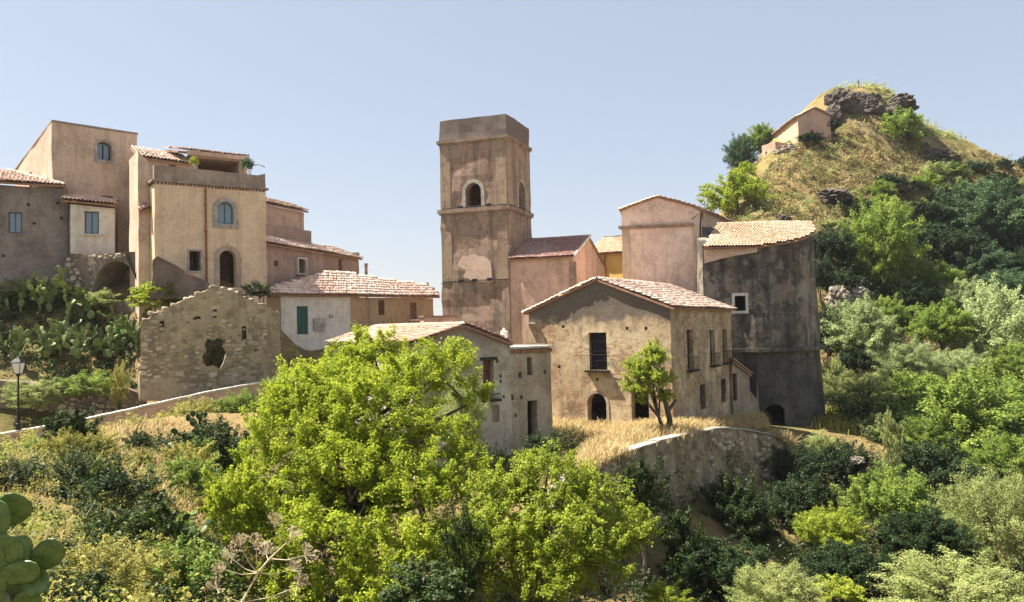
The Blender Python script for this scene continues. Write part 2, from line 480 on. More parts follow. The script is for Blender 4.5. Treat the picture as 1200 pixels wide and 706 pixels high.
def ground_mat():
    m, nt, out = new_mat('dry_earth')
    k = NT(nt)
    geo = k.n('ShaderNodeNewGeometry'); v = geo.outputs['Position']
    a = k.ramp(k.noise(v, 0.16, 8, .65), .42, .6)
    c = k.mix(a, (0.235, 0.17, 0.075), (0.095, 0.095, 0.03))
    c = k.mix(k.ramp(k.noise(v, 0.7, 8, .7), .52, .68), c, (0.33, 0.235, 0.105))
    c = k.mix(k.ramp(k.noise(v, 2.3, 7, .7), .56, .75), c, (0.09, 0.07, 0.045))
    # loose rock shows where the slope is steep
    sep = k.n('ShaderNodeSeparateXYZ'); k.l(geo.outputs['Normal'], sep.inputs[0])
    c = k.mix(k.math('MULTIPLY', k.ramp(sep.outputs[2], .72, .5), k.ramp(k.noise(v, .5, 7, .7), .4, .6)), c, (0.17, 0.135, 0.11))
    p = k.n('ShaderNodeBsdfPrincipled', Roughness=0.95); p.inputs['Specular IOR Level'].default_value = .1
    k.l(c, p.inputs['Base Color'])
    b = k.n('ShaderNodeBump', Strength=.8, Distance=.25); k.l(k.noise(v, 3.0, 8, .75), b.inputs['Height']); k.l(b.outputs[0], p.inputs['Normal'])
    k.l(p.outputs[0], out.inputs[0]); return m
M['ground'] = ground_mat()
gme = np_mesh('ground', np.stack([GX.ravel(), GY.ravel(), GZ], -1), quads, smooth=True)
tag(add('ground', gme, M['ground']), kind='structure')
# ------------------------------------------------------------------ building kit
class Frame:
    """vertical wall plane: origin, horizontal axis a (left to right seen from outside), b points into the building"""
    def __init__(s, O, a):
        s.O = Vector((O[0], O[1], 0)); s.a = Vector((a[0], a[1], 0)).normalized(); s.b = Vector((-s.a.y, s.a.x, 0))
    def p(s, u, v, w): return s.O + s.a * u + s.b * v + Vector((0, 0, w))
    def uv(s, px, py, v=0.0):
        d = ray(px, py); o = s.O + s.b * v
        t = s.b.dot(o) / s.b.dot(d); q = d * t
        return (q - s.O).dot(s.a), q.z
    def shifted(s, u, v): 
        q = s.p(u, v, 0); return Frame((q.x, q.y), s.a)

def frame_px(pl, yl, pr, yr, py=330):
    A, B = at(pl, py, yl), at(pr, py, yr)
    a = Vector((B.x - A.x, B.y - A.y, 0))
    return Frame((A.x, A.y), a), a.length

def right_side(F, W): q = F.p(W, 0, 0); return Frame((q.x, q.y), F.b)
def left_side(F, D): q = F.p(0, D, 0); return Frame((q.x, q.y), -F.b)

def arch_pts(u0, u1, w0, w1, rise, n=10):
    """outline anticlockwise from bottom left"""
    if rise <= 0.01: return [(u0, w0), (u1, w0), (u1, w1), (u0, w1)]
    c, r = (u0 + u1) / 2, (u1 - u0) / 2
    pts = [(u0, w0), (u1, w0)]
    for i in range(n + 1):
        t = math.pi * i / n
        pts.append((c + r * math.cos(t), w1 - rise + rise * math.sin(t)))
    return pts

def ring(mb, F, outer, inner, v0, v1, tone=.5, open_bottom=False):
    n = len(outer)
    P = [F.p(u, v0, w) for u, w in outer] + [F.p(u, v0, w) for u, w in inner] + [F.p(u, v1, w) for u, w in outer] + [F.p(u, v1, w) for u, w in inner]
    fs = []
    for i in range(n):
        if open_bottom and i == 0: continue
        j = (i + 1) % n
        fs += [(i, j, n + j, n + i), (2*n + i, 3*n + i, 3*n + j, 2*n + j), (i, 2*n + i, 2*n + j, j), (n + i, n + j, 3*n + j, 3*n + i)]
    if open_bottom:
        fs += [(0, n, 3*n, 2*n), (1, 2*n + 1, 3*n + 1, n + 1)]
    mb.poly(P, fs, tone)

def nz3(p, s): return mnoise.noise(Vector(p) * s)

def wobble_solid(pts, d, step, amp, name):
    """closed prism, cut into a net of faces and made slightly uneven, as old masonry is"""
    bm = bmesh.new()
    d = Vector(d)
    n = len(pts); P = [Vector(q) for q in pts]
    vb = [bm.verts.new(q) for q in P]; vt = [bm.verts.new(q + d) for q in P]
    bm.faces.new(vb[::-1]); bm.faces.new(vt)
    for i in range(n): bm.faces.new((vb[i], vb[(i + 1) % n], vt[(i + 1) % n], vt[i]))
    bmesh.ops.recalc_face_normals(bm, faces=bm.faces[:])
    if step:
        a = (P[1] - P[0]); a.z = 0
        if a.length < 1e-4: a = (P[2] - P[1]); a.z = 0
        a.normalize()
        for ax in (a, Vector((-a.y, a.x, 0)), Vector((0, 0, 1))):
            vals = [v.co.dot(ax) for v in bm.verts]
            lo, hi = min(vals), max(vals)
            k = int((hi - lo) / step)
            for i in range(1, k + 1):
                c = lo + (hi - lo) * i / (k + 1)
                bmesh.ops.bisect_plane(bm, geom=bm.verts[:] + bm.edges[:] + bm.faces[:], plane_co=ax * c, plane_no=ax, dist=1e-5)
        bm.normal_update()
        for v in bm.verts:
            q = v.co
            v.co = q + Vector((nz3(q, .55), nz3(q + Vector((7, 3, 1)), .55), .5 * nz3(q + Vector((1, 9, 4)), .55))) * amp * 2.2 + v.normal * nz3(q, 1.6) * amp
    me = bpy.data.meshes.new(name)
    bm.to_mesh(me); bm.free()
    return me

def carve(me, cutter_groups):
    """subtract closed solids from a mesh"""
    ob = bpy.data.objects.new('carve_tmp', me); col.objects.link(ob)
    tmp = [ob]
    for mb in cutter_groups:
        if not mb.f: continue
        cm = bpy.data.meshes.new('cut_tmp'); cm.from_pydata(mb.v, [], mb.f); cm.update()
        bm = bmesh.new(); bm.from_mesh(cm); bmesh.ops.recalc_face_normals(bm, faces=bm.faces[:]); bm.to_mesh(cm); bm.free()
        co = bpy.data.objects.new('cut_tmp', cm); col.objects.link(co); tmp.append(co)
        md = ob.modifiers.new('b', 'BOOLEAN'); md.operation = 'DIFFERENCE'; md.solver = 'EXACT'; md.object = co
    dg = bpy.context.evaluated_depsgraph_get(); dg.update()
    r = bpy.data.meshes.new_from_object(ob.evaluated_get(dg))
    for o in tmp:
        d = o.data; bpy.data.objects.remove(o); bpy.data.meshes.remove(d)
    return r

class House:
    def __init__(s, name, label, cat, base, group=None):
        s.root = thing(name, label, cat, base, group)
        s.cuts, s.rooms = MB(), MB()
    def room(s, F, u0, u1, v0, v1, w0, w1):
        s.rooms.prism([F.p(u0, v0, w0), F.p(u1, v0, w0), F.p(u1, v0, w1), F.p(u0, v0, w1)], F.b * (v1 - v0))
    def wall(s, mat, pts, d, step=.75, amp=.02, name='wall', carved=True):
        me = wobble_solid(pts, d, step, amp, name)
        if carved: me = carve(me, [s.rooms, s.cuts])
        o = Vector(s.root.location)
        me.transform(Matrix.Translation(-o))
        me.materials.clear()
        return add(name, me, mat, s.root)
    def cut(s, F, pts, depth=.75, front=.3):
        s.cuts.prism([F.p(u, -front, w) for u, w in pts], F.b * (depth + front))
    def opening(s, F, box, rise=0.0, px=True, depth=.75, **kw):
        """box = pixel corners (x0,y0,x1,y1) on the wall, or (u0,u1,w0,w1)"""
        if px:
            x0, y0, x1, y1 = box
            xm, ym = (x0 + x1) / 2, (y0 + y1) / 2
            u0, u1 = F.uv(x0, ym)[0], F.uv(x1, ym)[0]
            w1, w0 = F.uv(xm, y0)[1], F.uv(xm, y1)[1]
        else: u0, u1, w0, w1 = box
        if rise == 'round': rise = (u1 - u0) / 2
        s.cut(F, arch_pts(u0, u1, w0, w1, rise), depth)
        k = dict(u0=u0, u1=u1, w0=w0, w1=w1, rise=rise); k.update(kw)
        s.fit(F, **k)
        return u0, u1, w0, w1
    def fit(s, F, u0, u1, w0, w1, rise, style='dark', surround=None, sur_w=.18, sill=None, grille=False, frame_mat=None, inset=.16, panes=2, leaf=None, balcony=False, lintel=None):
        R = s.root
        e = .004
        if style == 'casement':
            mb = MB(); t = .07
            outer = arch_pts(u0 + e, u1 - e, w0 + e, w1 - e, rise)
            inner = arch_pts(u0 + t, u1 - t, w0 + t, w1 - t, max(rise - t, 0) if rise else 0)
            ring(mb, F, outer, inner, inset, inset + .07)
            W = u1 - u0
            for i in range(1, panes):
                c = u0 + W * i / panes
                mb.box(F.p(c, inset + .03, (w0 + w1) / 2), F.a * .035, F.b * .042, Vector((0, 0, (w1 - w0) / 2 - t - (.06 if rise else 0))))
            win = mb.build('window', frame_mat or M['blue_frame'], R)
            for i in range(panes):
                a0 = u0 + t - .01 + (W - 2 * t) * i / panes + .015; a1 = u0 + t - .01 + (W - 2 * t) * (i + 1) / panes + .005
                pm = MB()
                if rise:
                    full = arch_pts(u0 + t - .01, u1 - t + .01, w0 + t, w1 - t + .01, max(rise - t, 0.05))
                    pts = [(min(max(u, a0), a1), w) for u, w in full]
                    q = []
                    for p in pts:
                        if not q or (abs(p[0] - q[-1][0]) + abs(p[1] - q[-1][1])) > 1e-4: q.append(p)
                    top = max(w for u, w in full if a0 - 1e-3 <= u <= a1 + 1e-3)
                    q = [(u, min(w, top)) for u, w in q]
                    pm.prism([F.p(u, inset + .03, w) for u, w in q], F.b * .012)
                else:
                    pm.prism([F.p(u, inset + .03, w) for u, w in ((a0, w0 + t), (a1, w0 + t), (a1, w1 - t), (a0, w1 - t))], F.b * .012)
                pm.build('pane', M['glass'], win)
        elif style in ('door', 'shutter'):
            n = leaf or 4
            dr = None
            full = arch_pts(u0 + e, u1 - e, w0 + e, w1 - e, rise, 16)
            for i in range(n):
                a0 = u0 + e + (u1 - u0 - 2 * e) * i / n; a1 = u0 + e + (u1 - u0 - 2 * e) * (i + 1) / n - .012
                top = w1 - e
                if rise:
                    c, r = (u0 + u1) / 2, (u1 - u0) / 2
                    top0 = w1 - rise + rise * math.sqrt(max(0, 1 - ((a0 - c) / r) ** 2)); top1 = w1 - rise + rise * math.sqrt(max(0, 1 - ((a1 - c) / r) ** 2))
                else: top0 = top1 = top
                pm = MB()
                pm.prism([F.p(a0, inset + .01 * (i % 2), w0 + e), F.p(a1, inset + .01 * (i % 2), w0 + e), F.p(a1, inset + .01 * (i % 2), top1), F.p(a0, inset + .01 * (i % 2), top0)], F.b * .05)
                if dr is None: dr = pm.build('door' if style == 'door' else 'shutter', frame_mat or M['wood_dark'], R)
                else: pm.build('plank', frame_mat or M['wood_dark'], dr)
        if surround:
            mb = MB()
            g_ = sur_w
            outer = arch_pts(u0 - g_, u1 + g_, w0 - (0 if surround == 'door' else g_), w1 + g_, rise + g_ if rise else 0)
            inner = arch_pts(u0, u1, w0, w1, rise)
            ring(mb, F, outer, inner, -.05 if surround != 'white' else -.16, .06, open_bottom=(surround == 'door'))
            mb.build('surround', kw_mat(surround), R)
        if sill:
            mb = MB(); mb.box(F.p((u0 + u1) / 2, -.03, w0 - .05), F.a * ((u1 - u0) / 2 + .12), F.b * .13, Vector((0, 0, .045)))
            mb.build('sill', sill, R)
        if lintel:
            mb = MB(); mb.box(F.p((u0 + u1) / 2, .03, w1 + .08), F.a * ((u1 - u0) / 2 + .2), F.b * .06, Vector((0, 0, .075)))
            mb.build('lintel', lintel, R)
        if grille:
            mb = MB()
            n = max(2, int((u1 - u0) / .13))
            for i in range(n):
                u = u0 + (u1 - u0) * (i + .5) / n
                mb.tube([F.p(u, .07, w0), F.p(u, .07, w1)], .011, 4)
            for j in range(1, 4):
                w = w0 + (w1 - w0) * j / 4
                mb.tube([F.p(u0, .07, w), F.p(u1, .07, w)], .011, 4)
            mb.build('grille', M['iron'], R)
        if balcony:
            mb = MB(); h = balcony if isinstance(balcony, float) else .95
            mb.box(F.p((u0 + u1) / 2, -.16, w0 - .06), F.a * ((u1 - u0) / 2 + .18), F.b * .19, Vector((0, 0, .055)))
            b = mb.build('balcony', M['iron'], R)
            rb = MB()
            A0, A1 = u0 - .14, u1 + .14
            n = 9
            for i in range(n + 1):
                u = A0 + (A1 - A0) * i / n
                rb.tube([F.p(u, -.3, w0 - .01), F.p(u, -.3, w0 + h)], .012, 4)
            for u in (A0, A1):
                rb.tube([F.p(u, -.3, w0 + h), F.p(u, -.02, w0 + h)], .014, 4)
            rb.tube([F.p(A0, -.3, w0 + h), F.p(A1, -.3, w0 + h)], .016, 4)
            rb.build('railing', M['iron'], b)
    def roof(s, pts, mat, thick=.12, name='roof', lift=.02, tiles=True, **kw):
        return tile_roof(s.root, pts, mat, thick, name, lift, tiles, **kw)
    def part(s, name, mb, mat, parent=None, **kw): return mb.build(name, mat, parent or s.root, **kw)

def kw_mat(sur): return {'door': M['door_stone'], 'white': M['white_stone'], 'grey': M['grey_stone'], 'plaster': M['grey_stone']}[sur]

# barrel tile template: 6-point arc, lower end at y=0
_ang = np.radians(np.linspace(8, 172, 6))
def _tile_tmpl(w, L):
    r0, r1 = w * .56, w * .46
    lo = np.stack([np.cos(_ang) * r0, np.zeros(6), np.sin(_ang) * r0 * .85 + .03], -1)
    hi = np.stack([np.cos(_ang) * r1, np.full(6, L), np.sin(_ang) * r1 * .85 - .005], -1)
    lip = lo.copy(); lip[:, 2] -= .022; lip[:, 0] *= .86
    return np.concatenate([lo, hi, lip])
_tile_faces = np.array([(i, i + 1, 7 + i, 6 + i) for i in range(5)] + [(12 + i, 13 + i, i + 1, i) for i in range(5)])

def inside(poly, x, y):
    r = np.zeros(len(x), bool); n = len(poly)
    for i in range(n):
        x0, y0 = poly[i]; x1, y1 = poly[(i + 1) % n]
        if y0 == y1: continue
        c = ((y0 > y) != (y1 > y)) & (x < (x1 - x0) * (y - y0) / (y1 - y0) + x0)
        r ^= c
    return r

def tile_roof(root, pts, mat, thick=.12, name='roof', lift=.02, tiles=True, w=.21, row=.36, sag=.05, ridge=None, slab_mat=None, messy=1.0):
    """pts: world polygon, first edge is the eave; slab + barrel tiles laid in courses up the slope"""
    P = [Vector(p) for p in pts]
    x = (P[1] - P[0]).normalized()
    n = Vector((0, 0, 0))
    for i in range(len(P)): n += P[i].cross(P[(i + 1) % len(P)])
    n.normalize()
    if n.z < 0: n = -n
    y = n.cross(x)
    if y.z < 0: y = -y
    mb = MB(); mb.prism([p - n * (thick + .01) for p in P], n * thick)
    slab = mb.build(name, slab_mat or M['slab'], root)
    if not tiles: return slab
    O = P[0]
    poly = [((p - O).dot(x), (p - O).dot(y)) for p in P]
    xs = [p[0] for p in poly]; ys = [p[1] for p in poly]
    gx_ = np.arange(min(xs) + w * .5, max(xs), w); gy_ = np.arange(min(ys) - .06, max(ys) - row * .3, row)
    X, Y = np.meshgrid(gx_, gy_); X = X.ravel(); Y = Y.ravel()
    ok = inside(poly, X, Y + row * .45)
    X, Y = X[ok], Y[ok]
    if len(X) == 0: return slab
    rg = np.random.default_rng(int(abs(O.x * 100) + abs(O.y * 37)) + len(X))
    N = len(X)
    T = _tile_tmpl(w, row * 1.22)
    V = np.repeat(T[None], N, 0)
    ang = rg.normal(0, .035 * messy, N)
    c, s_ = np.cos(ang)[:, None], np.sin(ang)[:, None]
    vx = V[:, :, 0] * c - V[:, :, 1] * s_; vy = V[:, :, 0] * s_ + V[:, :, 1] * c
    vx += (X + rg.normal(0, .012 * messy, N))[:, None]; vy += (Y + rg.normal(0, .02 * messy, N))[:, None]
    dz = sag * (np.sin(X * .9 + 1.3) * .5 + np.sin(Y * 1.1 + X * .35) * .5) + rg.normal(0, .008 * messy, N)
    vz = V[:, :, 2] + dz[:, None] + lift + .02
    A = np.array(x)[None, None] * vx[..., None] + np.array(y)[None, None] * vy[..., None] + np.array(n)[None, None] * vz[..., None] + np.array(O)
    A = A - np.array(origin_of(root))
    F_ = (_tile_faces[None] + (np.arange(N) * 18)[:, None, None]).reshape(-1, 4)
    tone = np.clip(rg.normal(.5, .28, N) + .25 * np.sin(X * .8 + Y * .5), 0, 1)
    me = np_mesh('roof_tiles', A.reshape(-1, 3), F_, np.repeat(tone, 10))
    add('roof_tiles', me, mat, slab, kind='stuff')
    if ridge:
        for (r0, r1) in ridge: ridge_tiles(slab, r0, r1, mat)
    return slab

def ridge_tiles(parent, r0, r1, mat, w=.26):
    r0, r1 = Vector(r0), Vector(r1)
    d = r1 - r0; L = d.length; d.normalize()
    side = d.cross(Vector((0, 0, 1))).normalized(); up = side.cross(d)
    mb = MB(); n = max(1, int(L / .4))
    for i in range(n):
        a = r0 + d * (L * i / n - .02); b = r0 + d * (L * (i + 1) / n + .05)
        t = random.random()
        va = [a + side * math.cos(q) * w * .55 + up * (math.sin(q) * w * .5 + .03) for q in np.linspace(0, math.pi, 6)]
        vb = [b + side * math.cos(q) * w * .47 + up * (math.sin(q) * w * .42 + .03) for q in np.linspace(0, math.pi, 6)]
        mb.poly(va + vb, [(k, k + 1, 7 + k, 6 + k) for k in range(5)], t)
    mb.build('ridge_tiles', mat, parent, tone=True, kind='stuff')

def stone_variants():
    out = []
    for k in range(7):
        bm = bmesh.new(); bmesh.ops.create_cube(bm, size=1.0)
        bmesh.ops.bevel(bm, geom=bm.edges[:], offset=.2, segments=1, affect='EDGES')
        for v in bm.verts: v.co += Vector((random.uniform(-.1, .1) for _ in range(3)))
        me = bpy.data.meshes.new('stone'); bm.to_mesh(me); bm.free()
        a = me.attributes.new('tone', 'FLOAT', 'FACE'); t = random.random()
        a.data.foreach_set('value', np.full(len(me.polygons), t, dtype=np.float32))
        me.materials.append(M['stone'])
        out.append(me)
    return out
STONES = stone_variants()

def lay_stones(parent, F, spots, depth=.12, v=0.0, proud=.035):
    """spots: (u,w,width,height) on wall frame F; each stone is an object"""
    org = origin_of(parent)
    for (u, w, sw, sh) in spots:
        me = random.choice(STONES)
        o = bpy.data.objects.new('stone', me); col.objects.link(o); o.parent = parent
        th = depth * random.uniform(.7, 1.2)
        R = Matrix((F.a, F.b, Vector((0, 0, 1)))).transposed()
        a = random.uniform(-.2, .2)
        rot = R @ Matrix.Rotation(a, 3, 'Y')
        S = Matrix.Diagonal((sw, th, sh))
        o.matrix_local = Matrix.Translation(F.p(u, v + th / 2 - proud * random.uniform(.4, 1.7), w) - org) @ (rot @ S).to_4x4()

def stone_spots(poly, holes, n, smin, smax, margin=.1, tries=40):
    xs = [p[0] for p in poly]; ys = [p[1] for p in poly]
    got = []
    for i in range(n):
        for _ in range(tries):
            u = random.uniform(min(xs), max(xs)); w = random.uniform(min(ys), max(ys))
            if not inside(poly, np.array([u]), np.array([w]))[0]: continue
            if any(h[0] - margin < u < h[1] + margin and h[2] - margin < w < h[3] + margin for h in holes): continue
            sw = random.uniform(smin, smax); sh = sw * random.uniform(.45, .8)
            if any(abs(u - q[0]) < (sw + q[2]) * .5 and abs(w - q[1]) < (sh + q[3]) * .5 for q in got): continue
            got.append((u, w, sw, sh)); break
    return got
# ------------------------------------------------------------------ wall colours
DK = (0.085, 0.07, 0.06)
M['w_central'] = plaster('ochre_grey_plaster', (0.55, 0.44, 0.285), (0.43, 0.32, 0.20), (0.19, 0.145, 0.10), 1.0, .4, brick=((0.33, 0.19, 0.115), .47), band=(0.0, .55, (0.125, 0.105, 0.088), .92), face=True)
M['w_treehouse'] = plaster('grey_white_plaster', (0.50, 0.47, 0.385), (0.37, 0.325, 0.25), (0.20, 0.165, 0.125), .6, .35, band=(-1.4, -.5, (0.24, 0.19, 0.155), .8))
M['w_annex'] = plaster('annex_plaster', (0.42, 0.36, 0.27), (0.31, 0.25, 0.18), (0.19, 0.15, 0.115), .6, .4, brick=((0.38, 0.22, 0.13), .53))
M['w_tower'] = plaster('tower_plaster', (0.29, 0.225, 0.165), (0.34, 0.235, 0.18), (0.13, 0.10, 0.075), .9, .7, band=(15.2, 16.0, (0.15, 0.125, 0.115), .9))
M['w_nave'] = plaster('pink_nave_plaster', (0.60, 0.42, 0.33), (0.50, 0.345, 0.265), (0.29, 0.21, 0.155), .6, .5)
M['w_lav'] = plaster('rose_plaster', (0.72, 0.56, 0.46), (0.60, 0.44, 0.36), (0.38, 0.285, 0.23), .6, .35)
M['w_yellow'] = plaster('yellow_plaster', (0.70, 0.46, 0.14), (0.62, 0.38, 0.12), (0.42, 0.26, 0.10), .4, .2)
M['w_round'] = plaster('black_weathered_plaster', (0.25, 0.22, 0.18), (0.09, 0.08, 0.066), (0.035, 0.031, 0.026), 1.0, .7, bump=.9, brick=((0.22, 0.15, 0.11), .53), band=(0.0, -3.6, (0.05, 0.05, 0.045), .72))  # low band paints the shade below the ledge into the plaster
M['w_beige'] = plaster('beige_plaster', (0.54, 0.42, 0.30), (0.46, 0.34, 0.23), (0.30, 0.22, 0.16), .5, .3)
M['w_peach'] = plaster('peach_plaster', (0.68, 0.53, 0.37), (0.60, 0.45, 0.32), (0.42, 0.30, 0.21), .5, .35)
M['w_tall'] = plaster('tan_pink_plaster', (0.57, 0.445, 0.345), (0.49, 0.37, 0.29), (0.33, 0.24, 0.18), .6, .45)
M['w_parapet'] = plaster('grey_parapet_plaster', (0.36, 0.29, 0.235), (0.28, 0.225, 0.185), (0.18, 0.145, 0.12), .6, .5)
M['w_greyhouse'] = plaster('grey_house_plaster', (0.265, 0.225, 0.205), (0.20, 0.165, 0.145), (0.12, 0.095, 0.085), .7, .4, brick=((0.30, 0.22, 0.13), .58))
M['w_white'] = plaster('white_plaster', (0.66, 0.63, 0.57), (0.56, 0.52, 0.46), (0.38, 0.31, 0.25), .45, .3)
M['w_brown'] = plaster('brown_plaster', (0.37, 0.265, 0.155), (0.30, 0.205, 0.12), (0.20, 0.135, 0.085), .5, .4)
M['w_long'] = plaster('mauve_brown_plaster', (0.37, 0.27, 0.215), (0.30, 0.215, 0.17), (0.20, 0.145, 0.115), .6, .4)
M['w_rubble'] = plaster('rubble_mortar', (0.39, 0.32, 0.205), (0.30, 0.24, 0.15), (0.14, 0.11, 0.07), .9, .3, bump=.9)
M['w_rubble_dark'] = plaster('dark_rubble_mortar', (0.22, 0.17, 0.135), (0.155, 0.12, 0.095), (0.08, 0.065, 0.055), .8, .3, bump=.9)
M['w_retain'] = plaster('retaining_wall_mortar', (0.33, 0.27, 0.17), (0.23, 0.185, 0.105), (0.09, 0.075, 0.045), .9, .5, bump=.9)
M['w_hill'] = plaster('hill_house_yellow', (0.62, 0.47, 0.26), (0.52, 0.38, 0.22), (0.36, 0.26, 0.16), .4, .2)
M['w_hillpink_shade'] = plaster('hill_pink_and_shade', (0.48, 0.33, 0.26), (0.42, 0.29, 0.23), (0.30, 0.21, 0.17), .4, .3)  # pink of the small ruin; on the house gable it paints the shade side
M['w_quoin'] = plaster('tower_quoin', (0.34, 0.265, 0.185), (0.29, 0.21, 0.15), (0.16, 0.12, 0.09), .7, .6)
M['patch'] = plaster('pale_patch', (0.60, 0.46, 0.36), (0.54, 0.40, 0.31), (0.40, 0.28, 0.21), .4, .2)
M['path'] = plaster('path_paving', (0.32, 0.27, 0.23), (0.26, 0.21, 0.18), (0.17, 0.14, 0.12), .6, .1)

def box_pts(F, u0, u1, v, w0, w1): return [F.p(u0, v, w0), F.p(u1, v, w0), F.p(u1, v, w1), F.p(u0, v, w1)]
def base_of(F, W, D, z): return F.p(W / 2, D / 2, z)

# ------------------------------------------------------------------ central two-storey house
F, W = frame_px(620, 49.9, 786, 45.2, 400)
D = right_side(F, W).uv(857.5, 395)[0]
z0 = -7.4
ua, wa = F.uv(700, 327); wl = F.uv(621, 364.5)[1]; wr = F.uv(785, 358.5)[1]
h = House('stone_house', 'two-storey ochre stone house with gable and balcony window beside the small terrace tree', 'house', base_of(F, W, D, -5.8))
FR = right_side(F, W)
h.room(F, .55, W - .55, .55, D - .55, -5.6, wl - .5)
h.opening(F, (690.6, 390, 711, 434), style='shutter', leaf=4, frame_mat=M['iron'], inset=.3, grille=True, balcony=.9)
h.opening(F, (688.8, 461, 711, 497), rise='round', style='dark', surround='door', sur_w=.16)
h.opening(F, (740, 458, 760.5, 497), style='dark', lintel=M['wood_dark'])
for bx in ((805, 386.5, 812.6, 433.5), (832, 387, 837.8, 428), (846.8, 386, 852.2, 425)):
    h.opening(FR, bx, style='shutter', leaf=2, frame_mat=M['wood_dark'], inset=.22, balcony=.75)
for bx in ((820.5, 450.5, 827.2, 480), (845, 444, 850.8, 472)):
    h.opening(FR, bx, style='dark', grille=True)
for (x, y) in ((660, 383), (735, 385), (757, 385), (655, 430), (700, 445), (770, 400)):
    u, w = F.uv(x, y); h.cut(F, [(u - .09, w - .09), (u + .09, w - .09), (u + .09, w + .09), (u - .09, w + .09)], .3)
for (x, y) in ((820, 440), (840, 436), (800, 378), (825, 376), (795, 450)):
    u, w = FR.uv(x, y); h.cut(FR, [(u - .08, w - .08), (u + .08, w - .08), (u + .08, w + .08), (u - .08, w + .08)], .25)
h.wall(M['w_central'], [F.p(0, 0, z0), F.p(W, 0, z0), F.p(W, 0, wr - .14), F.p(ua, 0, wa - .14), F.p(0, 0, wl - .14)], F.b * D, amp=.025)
sr = (wa - wr) / (W - ua); sl = (wa - wl) / ua
h.roof([F.p(W + .3, -.18, wr - .3 * sr), F.p(W + .3, D + .2, wr - .3 * sr), F.p(ua, D + .2, wa), F.p(ua, -.18, wa)], M['tile'], ridge=[(F.p(ua, -.2, wa), F.p(ua, D + .2, wa))])
h.roof([F.p(-.3, D + .2, wl - .3 * sl), F.p(-.3, -.18, wl - .3 * sl), F.p(ua, -.18, wa), F.p(ua, D + .2, wa)], M['tile'])
mb = MB(); u, w = F.uv(627, 372); mb.box(F.p(.25, -.12, wl - .75), F.a * .35, F.b * .14, Vector((0, 0, .06))); h.part('corbel', mb, M['grey_stone'])
CENTRAL = h
# lean-to shed against its far end
S, SW = frame_px(858.2, 54.6, 878, 55.4, 440)
hs = House('lean_to_shed', 'narrow lean-to shed with sloping tiled top beside the black weathered apse', 'shed', base_of(S, SW, 2, -6))
w0, w1 = S.uv(858, 423)[1], S.uv(877, 438)[1]
hs.opening(S, (858.8, 438, 864, 470), style='door', leaf=2, frame_mat=M['wood_dark'])
hs.wall(M['w_annex'], [S.p(0, 0, -8.5), S.p(SW, 0, -8.5), S.p(SW, 0, w1 - .14), S.p(0, 0, w0 - .14)], S.b * 2.0)
sl = (w0 - w1) / SW
hs.roof([S.p(SW + .15, -.15, w1 - .15 * sl), S.p(SW + .15, 2.1, w1 - .15 * sl), S.p(-.05, 2.1, w0 + .05 * sl), S.p(-.05, -.15, w0 + .05 * sl)], M['tile_pale'])

# ------------------------------------------------------------------ derelict house behind the big tree
F, W = frame_px(484, 36.1, 598, 40.05, 430)
D = 6.9
z0 = -9.4
ua, wa = F.uv(542, 380.5); wl = F.uv(485, 401)[1]; wr = F.uv(597, 402)[1]
h = House('derelict_house', 'derelict grey-white gabled house with broken balcony, half hidden behind the large lime-green tree', 'house', base_of(F, W, D, -7.4))
h.room(F, .5, W - .5, .5, D - .5, -7, wl - .4)
h.opening(F, (566.5, 422.5, 579, 468), style='shutter', leaf=3, frame_mat=M['wood_brown'], inset=.28, balcony=.25, lintel=M['wood_dark'])
h.opening(F, (576.5, 475, 585, 495), style='shutter', leaf=3, frame_mat=M['bark_pale'], inset=.1)
for (x, y) in ((583, 423), (587, 441), (599, 440), (560, 451), (569, 491), (604, 486), (590, 465), (587, 447)):
    u, w = F.uv(x, y)
    if u < W - .3:
        r = random.uniform(.07, .12); h.cut(F, [(u - r, w - r), (u + r, w - r), (u + r * .7, w + r), (u - r, w + r * .8)], .3)
h.wall(M['w_treehouse'], [F.p(0, 0, z0), F.p(W, 0, z0), F.p(W, 0, wr - .14), F.p(ua, 0, wa - .14), F.p(0, 0, wl - .14)], F.b * D, amp=.03)
sr = (wa - wr) / (W - ua); sl = (wa - wl) / ua
h.roof([F.p(-.3, D + .2, wl - .3 * sl), F.p(-.3, -.15, wl - .3 * sl), F.p(ua, -.15, wa), F.p(ua, D + .2, wa)], M['tile_weathered'], ridge=[(F.p(ua, -.15, wa), F.p(ua, D + .2, wa))])
h.roof([F.p(W + .1, -.15, wr - .1 * sr), F.p(W + .1, D + .2, wr - .1 * sr), F.p(ua, D + .2, wa), F.p(ua, -.15, wa)], M['tile_pink'])
# flat annex
FA = F.shifted(W + .01, .12)
AW = FA.uv(646, 430)[0]
wt = FA.uv(622, 404.5)[1]
ha = House('flat_annex', 'flat-topped plaster annex with a dark doorway, against the derelict house', 'annex', base_of(FA, AW, 4, -6.6))
ha.room(FA, .4, AW - .4, .45, 3.6, -7, wt - .4)
ha.opening(FA, (617.7, 419, 624, 440), style='dark')
ha.opening(FA, (618.2, 469.5, 630, 512), style='dark')
for (x, y) in ((610, 440), (639, 436), (600, 466), (611, 466), (604, 487)):
    u, w = FA.uv(x, y); r = random.uniform(.08, .14)
    if .15 < u < AW - .2: ha.cut(FA, [(u - r, w - r), (u + r, w - r), (u + r * .6, w + r * 1.3), (u - r, w + r)], .3)
ha.wall(M['w_annex'], box_pts(FA, 0, AW, 0, -9, wt - .16), FA.b * 4.0, amp=.03)
mb = MB(); mb.box(FA.p(AW / 2, 2.0, wt - .1), FA.a * (AW / 2 + .12), FA.b * 2.12, Vector((0, 0, .05))); cp = ha.part('roof_slab', mb, M['white_stone'])
